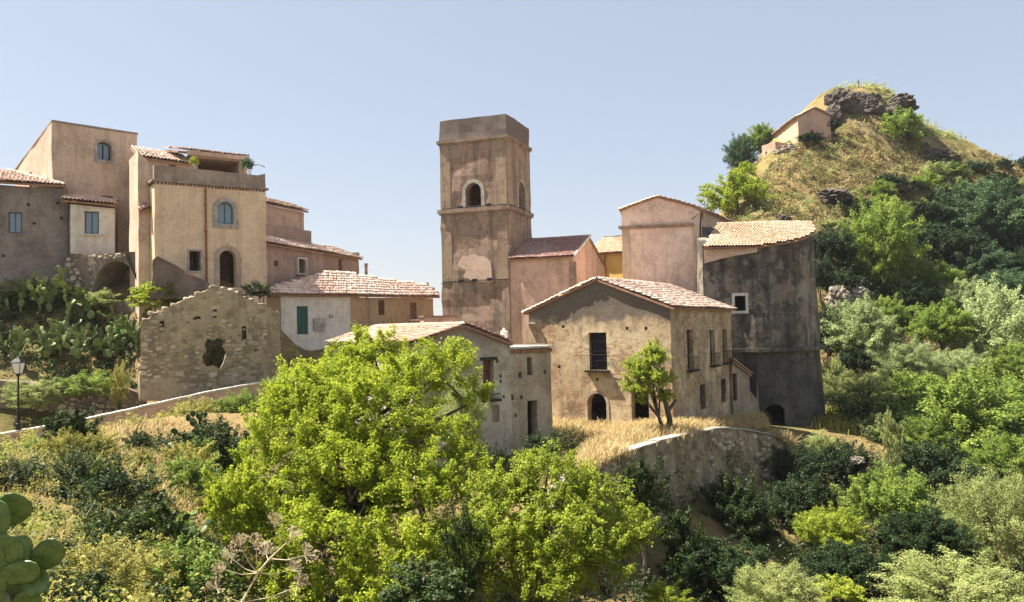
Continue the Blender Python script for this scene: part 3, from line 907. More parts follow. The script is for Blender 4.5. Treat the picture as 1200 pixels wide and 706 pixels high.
mb = MB(); mb.box(FA.p(AW / 2, -.05, wt - .3), FA.a * (AW / 2 + .02), FA.b * .03, Vector((0, 0, .09))); ha.part('brick_course', mb, M['rust'])
mb = MB(); c = at(591, 398, 43.5)
mb.tube([c + Vector((0, 0, -.5)), c + Vector((0, 0, .12)), c + Vector((0, 0, .16)), c + Vector((0, 0, .42)), c + Vector((0, 0, .5)), c + Vector((0, 0, .62))], [.13, .13, .2, .2, .1, .06], 8)
ch = MB(); ch.box(c + Vector((0, 0, -1.2)), F.a * .28, F.b * .28, Vector((0, 0, .8)))
tc = thing('chimney', 'small white-capped chimney pot above the flat annex', 'chimney', c + Vector((0, 0, -2)))
ch.build('stack', M['w_annex'], tc); mb.build('chimney_pot', M['white_stone'], tc)

# ------------------------------------------------------------------ bell tower
F, W = frame_px(516.5, 67.1, 595, 65, 250)
D = 5.6
FR = right_side(F, W)
zt = F.uv(590, 133.5)[1]
h = House('bell_tower', 'tall square bell tower with arched belfry openings and a pale plaster patch', 'tower', base_of(F, W, D, -3.5))
zc1 = F.uv(588, 160)[1]; zc2 = F.uv(594, 243)[1]; zc3 = F.uv(598, 330.5)[1]
h.room(F, .8, W - .8, .8, D - .8, zc2 + .2, zc1 - .3)
h.opening(F, (545.7, 214.5, 563.8, 246), rise='round', style='dark', surround='grey', sur_w=.3, depth=1.2)
h.opening(FR, (607.5, 214.5, 615.5, 246), rise='round', style='dark', surround='grey', sur_w=.3, depth=1.2)
h.wall(M['w_tower'], box_pts(F, 0, W, 0, -6, zt), F.b * D, step=.6, amp=.05)
for z, t_, o_ in ((zc1, .12, .2), (zc2, .16, .22), (zc3 + .1, .05, .05)):
    mb = MB()
    mb.box(F.p(W / 2, D / 2, z), F.a * (W / 2 + o_), F.b * (D / 2 + o_), Vector((0, 0, t_)))
    if t_ > .1: mb.box(F.p(W / 2, D / 2, z - t_ - .06), F.a * (W / 2 + o_ * .5), F.b * (D / 2 + o_ * .5), Vector((0, 0, .058)))
    h.part('cornice', mb, M['w_tower'])
for z in (zc2 + .25, zc3 + .25):
    mb = MB()
    mb.tube([F.p(.1, -.06, z), F.p(W - .1, -.06, z)], .035, 5)
    if z > 5: mb.tube([FR.p(.1, -.06, z), FR.p(D - .1, -.06, z)], .035, 5)
    for u in (.25, .45): 
        mb.box(F.p(W * u + .3, -.08, z), F.a * .22, F.b * .05, Vector((0, 0, .11)))
    mb.box(F.p(W * .72, -.08, z + .02), F.a * .2, F.b * .05, Vector((0, 0, .12)))
    h.part('tie_rod', mb, M['iron'])
mb = MB(); pp = []
for x, y in ((537, 309), (541, 302), (552, 299), (566, 300), (574, 306), (577, 318), (577, 331), (567, 330), (560, 331), (553, 328), (545, 326), (540, 319)):
    u, w = F.uv(x, y); pp.append(F.p(u, .0, w) - F.b * .055)
q2 = []
for i in range(len(pp)):
    a_, b_ = pp[i], pp[(i + 1) % len(pp)]
    for t_ in (0, .33, .66): q2.append(a_ + (b_ - a_) * t_ + F.a * random.uniform(-.07, .07) + Vector((0, 0, random.uniform(-.07, .07))))
mb.prism(q2, F.b * .12); h.part('plaster_patch', mb, M['patch'])
for FF, uu in ((F, W - .5), (F, .5), (FR, .5), (FR, D - .5)):
    for za, zbb in ((zc2 + .2, zc1 - .22), (zc3 + .2, zc2 - .3)):
        mb = MB(); mb.box(FF.p(uu, .03, (za + zbb) / 2), FF.a * .46, FF.b * .07, Vector((0, 0, (zbb - za) / 2))); h.part('pilaster', mb, M['w_quoin'])
TF, TW, TD = F, W, D

# ------------------------------------------------------------------ pink nave between tower and transept
F = Frame((TF.p(TW + .02, .15, 0).x, TF.p(TW + .02, .15, 0).y), TF.a)
W = F.uv(672, 330)[0]; D = 9.4
we = F.uv(660, 299.5)[1]; wr = we + 1.9
h = House('church_nave', 'pink plastered church nave with tiled gable roof, joined to the bell tower', 'church', base_of(F, W, D, -3.5))
h.wall(M['w_nave'], [F.p(0, 0, -6), F.p(0, D, -6), F.p(0, D, we - .12), F.p(0, D / 2, wr - .12), F.p(0, 0, we - .12)], F.a * W)
k = (wr - we) / (D / 2)
h.roof([F.p(.0, -.3, we - .3 * k), F.p(W + .1, -.3, we - .3 * k), F.p(W + .1, D / 2, wr), F.p(.0, D / 2, wr)], M['tile_pink'], ridge=[(F.p(.0, D / 2, wr), F.p(W + .1, D / 2, wr))])
h.roof([F.p(W + .1, D + .2, we - .2 * k), F.p(0, D + .2, we - .2 * k), F.p(0, D / 2, wr), F.p(W + .1, D / 2, wr)], M['tile_pink'])
mb = MB(); mb.prism([F.p(W + .16, -.3, we - .3 * k), F.p(W + .16, -.3, we - .3 * k + .16), F.p(W + .16, D / 2, wr + .16), F.p(W + .16, D / 2, wr)], F.a * .12); h.part('verge', mb, M['white_stone'])
mb = MB(); mb.box(F.p(W - .02, -.02, (we - 6) / 2 - .25), F.a * .28, F.b * .06, Vector((0, 0, (we + 6) / 2 - .3))); h.part('pilaster', mb, M['w_tower'])

# ------------------------------------------------------------------ yellow house behind
F, W = frame_px(690, 78, 752, 75, 300)
h = House('yellow_house', 'sunlit yellow house with tiled roof seen between nave and rose gable', 'house', base_of(F, W, 7, -2))
we = F.uv(718, 295)[1]
h.wall(M['w_yellow'], box_pts(F, 0, W, 0, -4, we - .12), F.b * 7)
h.roof([F.p(-.2, -.35, we - .15), F.p(W + .2, -.35, we - .15), F.p(W + .2, 3.6, we + 1.75), F.p(-.2, 3.6, we + 1.75)], M['tile_pale'])
h.roof([F.p(W + .2, 7.3, we - .15), F.p(-.2, 7.3, we - .15), F.p(-.2, 3.6, we + 1.75), F.p(W + .2, 3.6, we + 1.75)], M['tile_pale'])
mb = MB(); mb.tube([F.p(F.uv(709, 300)[0], -.1, 2), F.p(F.uv(709, 300)[0], -.1, we - .2)], .07, 6); h.part('drainpipe', mb, M['rust'])

# ------------------------------------------------------------------ rose gable (transept)
F, W = frame_px(729.5, 61.4, 823.5, 60.2, 300)
D = 6.0
h = House('church_transept', 'rose plastered gable block with moulded cornice behind the central house', 'church', base_of(F, W, D, -4))
pts = [F.uv(x, y) for x, y in ((729.5, 246), (770, 230.5), (813, 241.5), (823.5, 247))]
g_ = [(0, pts[0][1]), pts[1], pts[2], (W, pts[3][1])]
h.wall(M['w_lav'], [F.p(0, 0, -7), F.p(W, 0, -7)] + [F.p(u, 0, w - .1) for u, w in g_[::-1]], F.b * D)
for i in range(3):
    (u0, w0), (u1, w1) = g_[i], g_[i + 1]
    a, b = (u0 - (.15 if i == 0 else 0), w0), (u1 + (.15 if i == 2 else 0), w1)
    e0, e1 = (F.p(a[0], -.15, a[1]), F.p(a[0], D + .1, a[1])) if w0 < w1 else (F.p(b[0], -.15, b[1]), F.p(b[0], D + .1, b[1]))
    r0, r1 = (F.p(b[0], -.15, b[1]), F.p(b[0], D + .1, b[1])) if w0 < w1 else (F.p(a[0], -.15, a[1]), F.p(a[0], D + .1, a[1]))
    h.roof([e0, e1, r1, r0], M['tile_pale'], thick=.1, lift=-.03)
wc = F.uv(772, 264.5)[1]; uc = F.uv(812, 264)[0]
mb = MB(); mb.box(F.p(uc / 2 - .1, -.06, wc), F.a * (uc / 2 + .15), F.b * .16, Vector((0, 0, .07))); mb.box(F.p(uc / 2 - .1, -.06, wc - .13), F.a * (uc / 2 + .08), F.b * .1, Vector((0, 0, .058)))
h.part('cornice', mb, M['w_tower'])
for u in (.3, uc + .25):
    mb = MB(); mb.box(F.p(u, -.02, wc - 4.4), F.a * .3, F.b * .07, Vector((0, 0, 4.2))); h.part('pilaster', mb, M['w_beige'])
mb = MB(); mb.tube([F.p(uc - .1, -.2, wc + .35), F.p(uc + .6, -.2, wc + 1.1 - .3), F.p(W - .12, -.14, wc - .4), F.p(W - .12, -.14, wc - 7.5)], .06, 6); h.part('drainpipe', mb, M['iron'])
# beige block just behind its right end
FB, BW = frame_px(815, 69.2, 862, 69.2, 260)
hb = House('sacristy_block', 'sunlit beige block with sloping top between rose gable and pale tiled apse roof', 'church', base_of(FB, BW, 5, -2))
b0, b1 = FB.uv(816, 242)[1], FB.uv(858, 264)[1]
hb.wall(M['w_beige'], [FB.p(0, 0, -5), FB.p(BW, 0, -5), FB.p(BW, 0, b1 - .1), FB.p(0, 0, b0 - .1)], FB.b * 5)
hb.roof([FB.p(BW + .1, -.2, b1 - .02), FB.p(BW + .1, 5.1, b1 - .02), FB.p(0, 5.1, b0), FB.p(0, -.2, b0)], M['tile_pale'], thick=.1)

# ------------------------------------------------------------------ round weathered apse
ye, ze, kk = 57.3, 5.42, .415
def plane_z(y): return ze + kk * (y - ye)
foot = []
pA = at(823, 290, 58.2); pB = at(880, 290, 57.55)
foot.append((pA.x, pA.y))
for i in range(1, 5): foot.append((pA.x + (pB.x - pA.x) * i / 5, pA.y + (pB.y - pA.y) * i / 5))
cx, cy, rx, ry = pB.x, 62.6, 6.05, 62.6 - pB.y
for i in range(0, 19):
    t = math.pi / 2 * i / 18; foot.append((cx + rx * math.sin(t), cy - ry * math.cos(t)))
nf = len(foot)
foot += [(cx + rx * .5, 62.7), (cx, 62.72), (pA.x, 62.7)]
ha = House('round_apse', 'tall rounded church apse blackened by weather, with ledge and pale tiled roof', 'church', (cx, 60, -7.8))
FP = Frame(foot[0], (foot[4][0] - foot[0][0], foot[4][1] - foot[0][1]))
cen = Vector((pB.x - 1, 62.0, 0))
bm = bmesh.new()
levels = [-10.5, -8, -6, -4, -2.2, -1, 1, 3, 4.6]
rings = []
for li in range(len(levels) + 1):
    rg = []
    for i, (x, y) in enumerate(foot):
        top = plane_z(min(y, 62.6)) - .15
        z = levels[li] if li < len(levels) else top
        z = min(z, top)
        bat = .05 * max(0, 5.0 - z) * (1 if x > pB.x - .5 else .15)
        if z < -2.1: bat -= .12
        d = Vector((x - cen.x, y - cen.y, 0)); d.normalize()
        if i < 5: d = Vector((0, -1, 0))
        q = Vector((x, y, z)) + d * bat
        q += Vector((nz3(q, .5), nz3(q + Vector((4, 4, 4)), .5), 0)) * .05
        rg.append(bm.verts.new(q))
    rings.append(rg)
n_ = len(foot)
for li in range(len(levels)):
    for i in range(n_):
        j = (i + 1) % n_
        bm.faces.new((rings[li][i], rings[li][j], rings[li + 1][j], rings[li + 1][i]))
bm.faces.new(rings[0][::-1]); bm.faces.new(rings[-1])
bmesh.ops.recalc_face_normals(bm, faces=bm.faces[:])
me = bpy.data.meshes.new('wall'); bm.to_mesh(me); bm.free()
ha.rooms = MB(); ha.room(FP, 1.6, 6.0, 1.1, 4.0, -7.6, 4)
fpb = FP.shifted(0, -1.15)
ha.opening(FP, (861, 347, 873.5, 364.5), style='dark', surround='white', sur_w=.2, depth=1.4)
u, w = FP.uv(909, 480, -.2)
ha.cut(FP, arch_pts(u - .75, u + .65, -8.4, w + .35, .6), 2.2, 1.5)
me = carve(me, [ha.rooms, ha.cuts])
me.transform(Matrix.Translation(-Vector(ha.root.location))); me.materials.clear()
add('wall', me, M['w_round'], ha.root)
mb = MB(); P_in, P_out = [], []
for i, (x, y) in enumerate(foot[2:nf]):
    d = Vector((x - cen.x, y - cen.y, 0)).normalized()
    if i < 3: d = Vector((0, -1, 0))
    bat = .05 * 7.1 * (1 if x > pB.x - .5 else .15)
    P_in.append(Vector((x, y, -2.1)) + d * (bat - .2)); P_out.append(Vector((x, y, -2.1)) + d * (bat + .28))
n_ = len(P_in); up = Vector((0, 0, .28))
vs = P_in + P_out + [p + up for p in P_in] + [p + up for p in P_out]
fs = []
for i in range(n_ - 1):
    fs += [(i, i + 1, n_ + i + 1, n_ + i), (2*n_ + i, 3*n_ + i, 3*n_ + i + 1, 2*n_ + i + 1), (n_ + i, n_ + i + 1, 3*n_ + i + 1, 3*n_ + i)]
fs += [(0, n_, 3*n_, 2*n_), (n_ - 1, 3*n_ - 1, 4*n_ - 1, 2*n_ - 1)]
mb.poly(vs, fs); ha.part('ledge', mb, M['w_round'])
rp = [Vector((pA.x - .05, ye - .1, 0)), Vector((pB.x + .6, ye - .1, 0))]
for i in range(9, nf): rp.append(Vector((foot[i][0] + .16 * (foot[i][0] - cen.x) / 6, foot[i][1] - .1, 0)))
rp += [Vector((cx + rx + .15, 62.7, 0)), Vector((at(842, 265, 62.7).x, 62.7, 0))]
rp = [p + Vector((0, 0, plane_z(p.y))) for p in rp]
ha.roof(rp, M['tile_pale'], sag=.03, messy=.6)
mb = MB(); pp = []
for x, y in ((825, 293.5), (887, 290.5), (887, 296), (862, 300), (844, 304), (826, 309)):
    u, w = FP.uv(x, y); pp.append(FP.p(u, -.18, w))
mb.prism(pp, FP.b * .16); ha.part('plaster_patch', mb, M['patch'])

# ------------------------------------------------------------------ left group: peach terrace house
F, W = frame_px(181, 46, 312, 49.6, 280)
D = 4.5
DF, DW = F, W
zb = 2.2
wc = F.uv(240, 220)[1]; wp = F.uv(245, 200.5)[1]
h = House('terrace_house', 'peach plastered house with arched blue window, arched door and roof terrace parapet', 'house', base_of(F, W, D, zb))
h.room(F, .5, W - .5, .5, D - .4, zb + .4, wc - .4)
h.opening(F, (255, 237, 273.5, 262.5), rise='round', style='casement', surround='grey', sur_w=.28)
h.opening(F, (257.3, 293.5, 276.5, 337), rise='round', style='dark', surround='door', sur_w=.3)
h.opening(F, (221.8, 294.5, 235, 317.5), style='dark', surround='grey', sur_w=.1, grille=True)
h.wall(M['w_peach'], box_pts(F, 0, W, 0, zb - 2.5, wc), F.b * D, amp=.02)
mb = MB()
for i in range(int(W / .2)):
    c = F.p((i + .5) * .2, -.06, wc + .06)
    mb.tube([c, c + F.b * .3], .075, 6, tone=random.random())
h.part('tile_cornice', mb, M['tile_pink'], tone=True, kind='stuff')
mb = MB(); mb.box(F.p(W / 2, D / 2, wc + .19), F.a * (W / 2 + .16), F.b * (D / 2 + .12), Vector((0, 0, .05))); h.part('cornice', mb, M['w_parapet'])
pts = [F.p(0, -.02, wc + .24), F.p(W, -.02, wc + .24), F.p(W, -.02, wp + .12), F.p(W * .93, -.02, wp - .02), F.p(W * .5, -.02, wp + .02), F.p(0, -.02, wp + .08)]
h.wall(M['w_parapet'], pts, F.b * .28, name='parapet', carved=False)
h.wall(M['w_parapet'], [F.p(W - .28, .3, wc + .24), F.p(W - .28, D, wc + .24), F.p(W - .28, D, wp + .05), F.p(W - .28, .3, wp + .1)], F.a * .28, name='parapet', carved=False)
mb = MB(); u = F.uv(241, 280)[0]; mb.tube([F.p(u, -.08, wc - .05), F.p(u, -.08, wc - 1.2), F.p(u + .03, -.08, zb)], .065, 6)
for z in (wc - 1, wc - 2.6, wc - 4.2): mb.box(F.p(u, -.05, z), F.a * .1, F.b * .05, Vector((0, 0, .03)))
h.part('drainpipe', mb, M['rust'])
pp = [F.p(F.uv(x, y)[0], -.9, F.uv(x, y)[1]) for x, y in ((181, 302), (200, 311), (215, 321), (228, 326), (245, 336), (245, 352), (176, 352), (176, 306))]
h.wall(M['w_rubble_dark'], pp[::-1], F.b * .5, step=.35, amp=.09, name='stair_parapet', carved=False)
mb = MB()
for i in range(9):
    u_ = F.uv(192, 330)[0] + i * .27; zt_ = F.uv(192, 312)[1] - i * .16
    mb.box(F.p(u_, -.22, (zt_ + zb - 1) / 2), F.a * .133, F.b * .16, Vector((0, 0, (zt_ - zb + 1) / 2)))
h.part('stairs', mb, M['w_rubble_dark'])
# narrow recess wall between the tall block and the terrace house
hr = House('recess_wall', 'narrow tan wall with a small lean-to roof, between tall block and peach house', 'wall', F.p(-.5, 2.4, 2))
hr.wall(M['w_tall'], [F.p(-.62, 1.3, 0), F.p(-.02, 1.3, 0), F.p(-.02, 1.3, F.uv(182, 191, 1.3)[1]), F.p(-.62, 1.3, F.uv(162, 177, 1.3)[1])], F.b * 3.0)
hr.roof([F.p(-.6, .9, F.uv(172, 246)[1]), F.p(-.05, .9, F.uv(172, 243)[1] + .1), F.p(-.05, 1.3, F.uv(172, 240)[1] + .25), F.p(-.6, 1.3, F.uv(172, 243)[1] + .15)], M['tile_pink'])
# house behind the terrace with loggia
B = F.shifted(0.15, D + .2)
w0 = B.uv(200, 191)[1]
h = House('loggia_house', 'tiled house behind the roof terrace with a shaded loggia', 'house', base_of(B, 6, 5, 4))
ul0, ul1 = B.uv(232, 200)[0], B.uv(280, 200)[0]
wl0 = B.uv(255, 187)[1]
h.room(B, ul0 - .3, ul1 + .2, .4, 4.2, w0 - 2.2, wl0 + .1)
h.opening(B, (ul0, ul1, w0 - 1.9, wl0), px=False, style='dark')
h.opening(B, (198, 193, 206, 200), style='shutter', leaf=2, frame_mat=M['wood_brown'])
h.wall(M['w_tall'], [B.p(0, 0, 0), B.p(ul1 + .35, 0, 0), B.p(ul1 + .35, 0, wl0 + .3), B.p(ul0 - .4, 0, wl0 + .3), B.p(ul0 - .4, 0, w0 + .05), B.p(0, 0, w0 + .1)], B.b * 5)
uw = B.uv(222, 190)[0]
h.roof([B.p(-.2, -.35, w0 + .12), B.p(uw, -.35, w0 - .02), B.p(uw, 2.6, w0 + 1.15), B.p(-.2, 2.6, w0 + 1.29)], M['tile'])
h.roof([B.p(uw - .8, -.6, wl0 + .2), B.p(ul1 + .5, -.6, wl0 + .2), B.p(ul1 + .5, 2.6, wl0 + .85), B.p(uw - 1.0, 2.6, wl0 + .85)], M['tile'], lift=.06)
mb = MB(); mb.box(B.p((uw + ul1) / 2 + .1, -.66, wl0 + .12), B.a * ((ul1 - uw) / 2 + .4), B.b * .04, Vector((0, 0, .13))); h.part('fascia', mb, M['w_nave'])
mb = MB(); mb.box(B.p(ul1 + .25, -.5, wl0 - 1.3), B.a * .12, B.b * .12, Vector((0, 0, 1.3))); h.part('post', mb, M['w_nave'])
mb = MB(); arc = [B.p(ul1 + .5 + 1.0 * t, -.7, w0 + .1 + .18 * math.sin(t * 3)) for t in (0, .25, .5, .75, 1)]
mb.tube(arc, .03, 5); h.part('awning_rail', mb, M['grey_stone'])

# tall pink block
F, W = frame_px(61, 50, 161, 53.7, 200)
D = 7.9
FL = left_side(F, D)
zf = F.uv(61, 143)[1]; zr = F.uv(161, 158.5)[1]; zk = zf - 1.9
h = House('tall_block', 'tall tan-pink block with one small arched window under the roofline', 'house', base_of(F, W, D, 3))
h.room(F, .5, W - .5, .5, D - .5, 4, zk - .6)
h.opening(F, (114, 166.5, 131, 188), rise=.28, style='casement', frame_mat=M['wood_dark'], surround='grey', sur_w=.16, inset=.3)
h.opening(F, (119, 230, 132, 238.5), style='dark')
h.wall(M['w_tall'], [F.p(0, 0, 1), F.p(0, D, 1), F.p(0, D, zk), F.p(0, 0, zf)], F.a * W, amp=.025)
h.roof([F.p(W + .04, D + .1, zk + .12), F.p(-.04, D + .1, zk + .12), F.p(-.04, -.05, zf + .13), F.p(W + .04, -.05, zf + .13)], M['tile'], tiles=False, slab_mat=M['w_parapet'], thick=.1)
mb = MB(); mb.box(F.p(-.06, D - 1.9, zk - 1.4), F.a * .06, F.b * 1.8, Vector((0, 0, .8))); h.part('side_buttress', mb, M['w_nave'])
# small white-fronted annex
F, W = frame_px(80, 49.6, 135, 50.6, 270)
w0, w1 = F.uv(80, 235.5)[1], F.uv(134, 241)[1]
h = House('white_annex', 'small annex with white painted front and blue window, next to the grey house', 'annex', base_of(F, W, 2.5, 3))
h.room(F, .4, W - .3, .4, 2.0, 5.2, w1 - .4)
h.opening(F, (99, 248, 116, 274.5), style='casement', sill=M['white_stone'])
h.wall(M['w_white'], [F.p(.12, -.03, F.uv(110, 298)[1]), F.p(W - .04, -.03, F.uv(110, 298)[1]), F.p(W - .04, -.03, w1 - .2), F.p(.12, -.03, w0 - .2)], F.b * .34, name='painted_front', amp=.01)
h.wall(M['w_greyhouse'], [F.p(0, .32, 1), F.p(W, .32, 1), F.p(W, .32, w1 - .16), F.p(0, .32, w0 - .16)], F.b * 2.5)
h.roof([F.p(-.3, -.35, w0), F.p(W + .1, -.35, w1), F.p(W + .1, 2.5, w1 + .75), F.p(-.3, 2.5, w0 + .75)], M['tile'])
# rubble base with vault below
V, VW = frame_px(78, 49.1, 183, 47.2, 320)
h = House('vaulted_base', 'rubble base wall with a dark vaulted opening below the white annex', 'wall', base_of(V, VW, 2.4, 2.5))
h.opening(V, (111, 306, 160, 352), rise='round', style='dark', depth=2.1)
h.wall(M['w_rubble_dark'], [V.p(0, 0, 0), V.p(VW, 0, 0), V.p(VW, 0, V.uv(180, 293)[1]), V.p(VW * .75, 0, V.uv(150, 296)[1]), V.p(0, 0, V.uv(90, 298)[1])], V.b * 2.3, amp=.05)
mb = MB(); mb.tube([V.p(V.uv(151, 300)[0], -.2, V.uv(151, 299)[1]), V.p(V.uv(168, 336)[0], -.2, V.uv(168, 338)[1])], .07, 6); h.part('prop', mb, M['wood_dark'])
sp = stone_spots([V.uv(80, 340), V.uv(182, 340), V.uv(182, 296), V.uv(80, 300)], [(V.uv(111, 320)[0], V.uv(160, 320)[0], -5, V.uv(130, 306)[1])], 70, .2, .42)
lay_stones(h.root, V, sp)
# grey house at the picture's edge
F, W = frame_px(-150, 45.5, 80, 50.2, 270)
h = House('grey_house', 'grey weathered house with tiled roof and pale blue window by the prickly pears', 'house', base_of(F, W, 6, 3))
we = F.uv(40, 216.5)[1]; ws = F.uv(0, 214)[1]
h.room(F, .5, W - .5, .5, 5.4, 4, we - .4)
h.opening(F, (10, 249, 26, 273.5), style='casement', inset=.08)
for (x, y) in ((33, 240), (40, 262), (72, 256), (4, 300), (68, 238)):
    u, w = F.uv(x, y); h.cut(F, [(u - .08, w - .09), (u + .09, w - .08), (u + .08, w + .08), (u - .09, w + .08)], .25)
h.wall(M['w_greyhouse'], box_pts(F, 0, W, 0, 0, we - .14), F.b * 6, amp=.03)
ur = F.uv(30, 200)[0] - 1.0
h.roof([F.p(-.3, -.35, we), F.p(W - .2, -.35, we), F.p(ur, 3, we + 1.25), F.p(-.3, 3, we + 1.25)], M['tile'], ridge=[(F.p(W - .2, -.35, we + .03), F.p(ur, 3, we + 1.27))])
h.roof([F.p(W - .2, -.35, we), F.p(W - .2, 6.3, we), F.p(ur, 3, we + 1.25)], M['tile'])

# ------------------------------------------------------------------ houses behind, stepping down to the right
F, W = frame_px(309, 57, 356, 60, 250)
h = House('pink_cube_house', 'small pink house top with tiled roof rising behind the peach house', 'house', base_of(F, W, 4, 3))
w0, w1 = F.uv(312, 238)[1], F.uv(354, 247)[1]
h.wall(M['w_nave'], [F.p(0, 0, 0), F.p(W, 0, 0), F.p(W, 0, w1 - .14), F.p(0, 0, w0 - .14)], F.b * 4)
h.roof([F.p(-.2, -.3, w0 - .05), F.p(W + .2, -.3, w1 - .05), F.p(W + .2, 1.9, w1 + .75), F.p(-.2, 1.9, w0 + .75)], M['tile_pale'])
mb = MB(); a0, a1 = F.uv(312, 270, -.8), F.uv(365, 283, -.8)
mb.prism([F.p(a0[0], -.8, 2), F.p(a1[0], -.8, 2), F.p(a1[0], -.8, F.uv(364, 271, -.8)[1]), F.p(a0[0], -.8, F.uv(313, 263, -.8)[1])], F.b * .75); h.part('parapet', mb, M['w_long'])
F, W = frame_px(309, 51.6, 420.5, 64, 300)
h = House('long_house', 'long mauve-brown house with two small dark windows behind the white cottage', 'house', base_of(F, W, 4, 1))
we = F.uv(360, 292)[1]
we = (F.uv(316, 284)[1] + F.uv(415, 303)[1]) / 2
h.room(F, .5, W - .5, .5, 3.4, 1, we - .3)
h.opening(F, (348, 304, 357, 320.5), style='dark', surround='white', sur_w=.1)
h.opening(F, (396.5, 304, 400.6, 318.5), style='door', leaf=2, frame_mat=M['wood_brown'])
h.opening(F, (321, 306, 326, 312), style='dark')
h.wall(M['w_long'], box_pts(F, 0, W, 0, -1, we - .14), F.b * 4, amp=.03)
h.roof([F.p(-.2, -.3, we - .06), F.p(W + .1, -.3, we - .06), F.p(W + .1, 2.2, we + .85), F.p(-.2, 2.2, we + .85)], M['tile'])
mb = MB(); mb.box(F.p(W - .1, 1.6, we + .2), F.a * .2, F.b * 1.6, Vector((0, 0, .22))); h.part('gable_cap', mb, M['w_parapet'])

# ------------------------------------------------------------------ white cottage with brown extension
F, W = frame_px(300, 50, 508, 60, 345)
D = 4.6
h = House('white_cottage', 'low cottage, white half with green door and brown half, under a hipped tiled roof', 'cottage', base_of(F, W, D, -.3))
um = F.uv(410.5, 370)[0]; uw0 = F.uv(329, 370)[0]
we = (F.uv(320, 344.5)[1] + F.uv(410, 346.5)[1] + F.uv(500, 348.5)[1]) / 3
h.room(F, uw0 + .4, W - .4, .45, D - .4, -.1, we - .35)
h.opening(F, (347.8, 359, 361.2, 392), style='door', leaf=4, frame_mat=M['green_door'], inset=.1)
h.opening(F, (444, 352, 451, 369.5), style='door', leaf=2, frame_mat=M['wood_brown'], inset=.1, grille=True)
h.opening(F, (481, 354.5, 488.5, 374.5), style='door', leaf=2, frame_mat=M['wood_brown'], inset=.1, sill=M['white_stone'])
h.wall(M['w_white'], box_pts(F, uw0, um, 0, -2.5, we - .12), F.b * D, name='white_wall')
h.wall(M['w_brown'], box_pts(F, um + .005, W, .04, -3.5, we - .12), F.b * (D - .04), name='brown_wall')
h.wall(M['w_brown'], box_pts(F, 0, uw0 - .005, .06, -1.5, we - .12), F.b * (D - .06), name='brown_wall')
vp = 2.3; upk = F.uv(396, 320, vp)[0]; zp = F.uv(396, 320.5, vp)[1]; k = (zp - we) / (vp + .35)
h.roof([F.p(-.3, -.35, we), F.p(um + .4, -.35, we), F.p(upk + .8, vp, zp), F.p(upk - .8, vp, zp)], M['tile'], ridge=[(F.p(upk - .8, vp, zp), F.p(upk + .8, vp, zp))])
h.roof([F.p(-.3, D + .3, we), F.p(-.3, -.35, we), F.p(upk - .8, vp, zp)], M['tile'])
vq = 1.05; zq = we + k * (vq + .35)
h.roof([F.p(um + .4, -.35, we), F.p(W + .35, -.35, we), F.p(W + .2, vq, zq), F.p(upk + .8, vp, zp)], M['tile'])
h.roof([F.p(W + .35, -.35, we), F.p(W + .35, D, we), F.p(W + .2, vq, zq)], M['tile_pink'])
mb = MB(); bx = F.uv(368, 380); mb.box(F.p(bx[0] + .35, -.12, .45), F.a * .42, F.b * .05, Vector((0, 0, .4))); h.part('gate', mb, M['grey_stone'])
mb = MB(); q = F.uv(387.5, 371); mb.box(F.p(q[0], -.03, q[1]), F.a * .14, F.b * .04, Vector((0, 0, .12))); h.part('meter_box', mb, M['grey_stone'])
mb = MB(); q = F.uv(433, 360)[0]; mb.tube([F.p(q, -.05, -1), F.p(q, -.05, we - .15)], .03, 5); h.part('drainpipe', mb, M['grey_stone'])
c = F.p(F.uv(429, 320, 3)[0], 3.0, 0); zc = F.uv(429, 309, 3)[1]
tc = thing('chimney', 'thin round chimney standing behind the cottage roof', 'chimney', (c.x, c.y, we))
mb = MB(); mb.tube([Vector((c.x, c.y, 2)), Vector((c.x, c.y, zc - .15))], .12, 8); mb.build('flue', M['w_parapet'], tc)
mb = MB(); mb.tube([Vector((c.x, c.y, zc - .15)), Vector((c.x, c.y, zc))], .16, 8); mb.build('cowl', M['grey_stone'], tc)
# low wall between the cottage and the derelict house
LWF, LWW = frame_px(497, 55, 536, 57, 375)
t = thing('low_brick_wall', 'low reddish wall behind the derelict house roof', 'wall', LWF.p(LWW / 2, .2, -1))
mb = MB(); mb.prism(box_pts(LWF, 0, LWW, 0, -3, LWF.uv(515, 372)[1]), LWF.b * .4); mb.build('wall', M['w_nave'], t)
mb = MB(); mb.box(LWF.p(LWW / 2, .2, LWF.uv(515, 372)[1] + .06), LWF.a * (LWW / 2 + .08), LWF.b * .28, Vector((0, 0, .055))); mb.build('coping', M['tile_pink'], t)

# ------------------------------------------------------------------ ruined gable
F, W = frame_px(163, 42.6, 328, 45.6, 420)
ol = [(163, 470), (328, 470), (328, 366), (318, 362), (305, 357), (292, 351), (280, 346), (268, 340), (256, 337.5), (246, 339), (236, 344), (222, 349), (208, 356), (190, 364), (176, 371), (165, 377)]
o2 = [F.uv(x, y) for x, y in ol]
h = House('ruined_gable', 'roofless rubble gable wall with a broken window hole, facing the path', 'ruin', F.p(W / 2, .3, -3))
hole = [F.uv(x, y) for x, y in ((238, 424), (243, 431), (250, 428), (258, 433), (263, 424), (266, 414), (262, 407), (264, 400), (256, 396), (250, 399), (243, 397), (240, 404), (242, 412), (237, 417))]
h.cut(F, hole, .9)
for x, y, a, b in ((252, 366, .1, .35), (286, 391, .13, .42), (231, 373, .2, .1), (300, 412, .1, .12), (190, 383, .12, .32)):
    u, w = F.uv(x, y); h.cut(F, [(u - a, w - b), (u + a, w - b * .8), (u + a * .8, w + b), (u - a, w + b * .9)], .45)
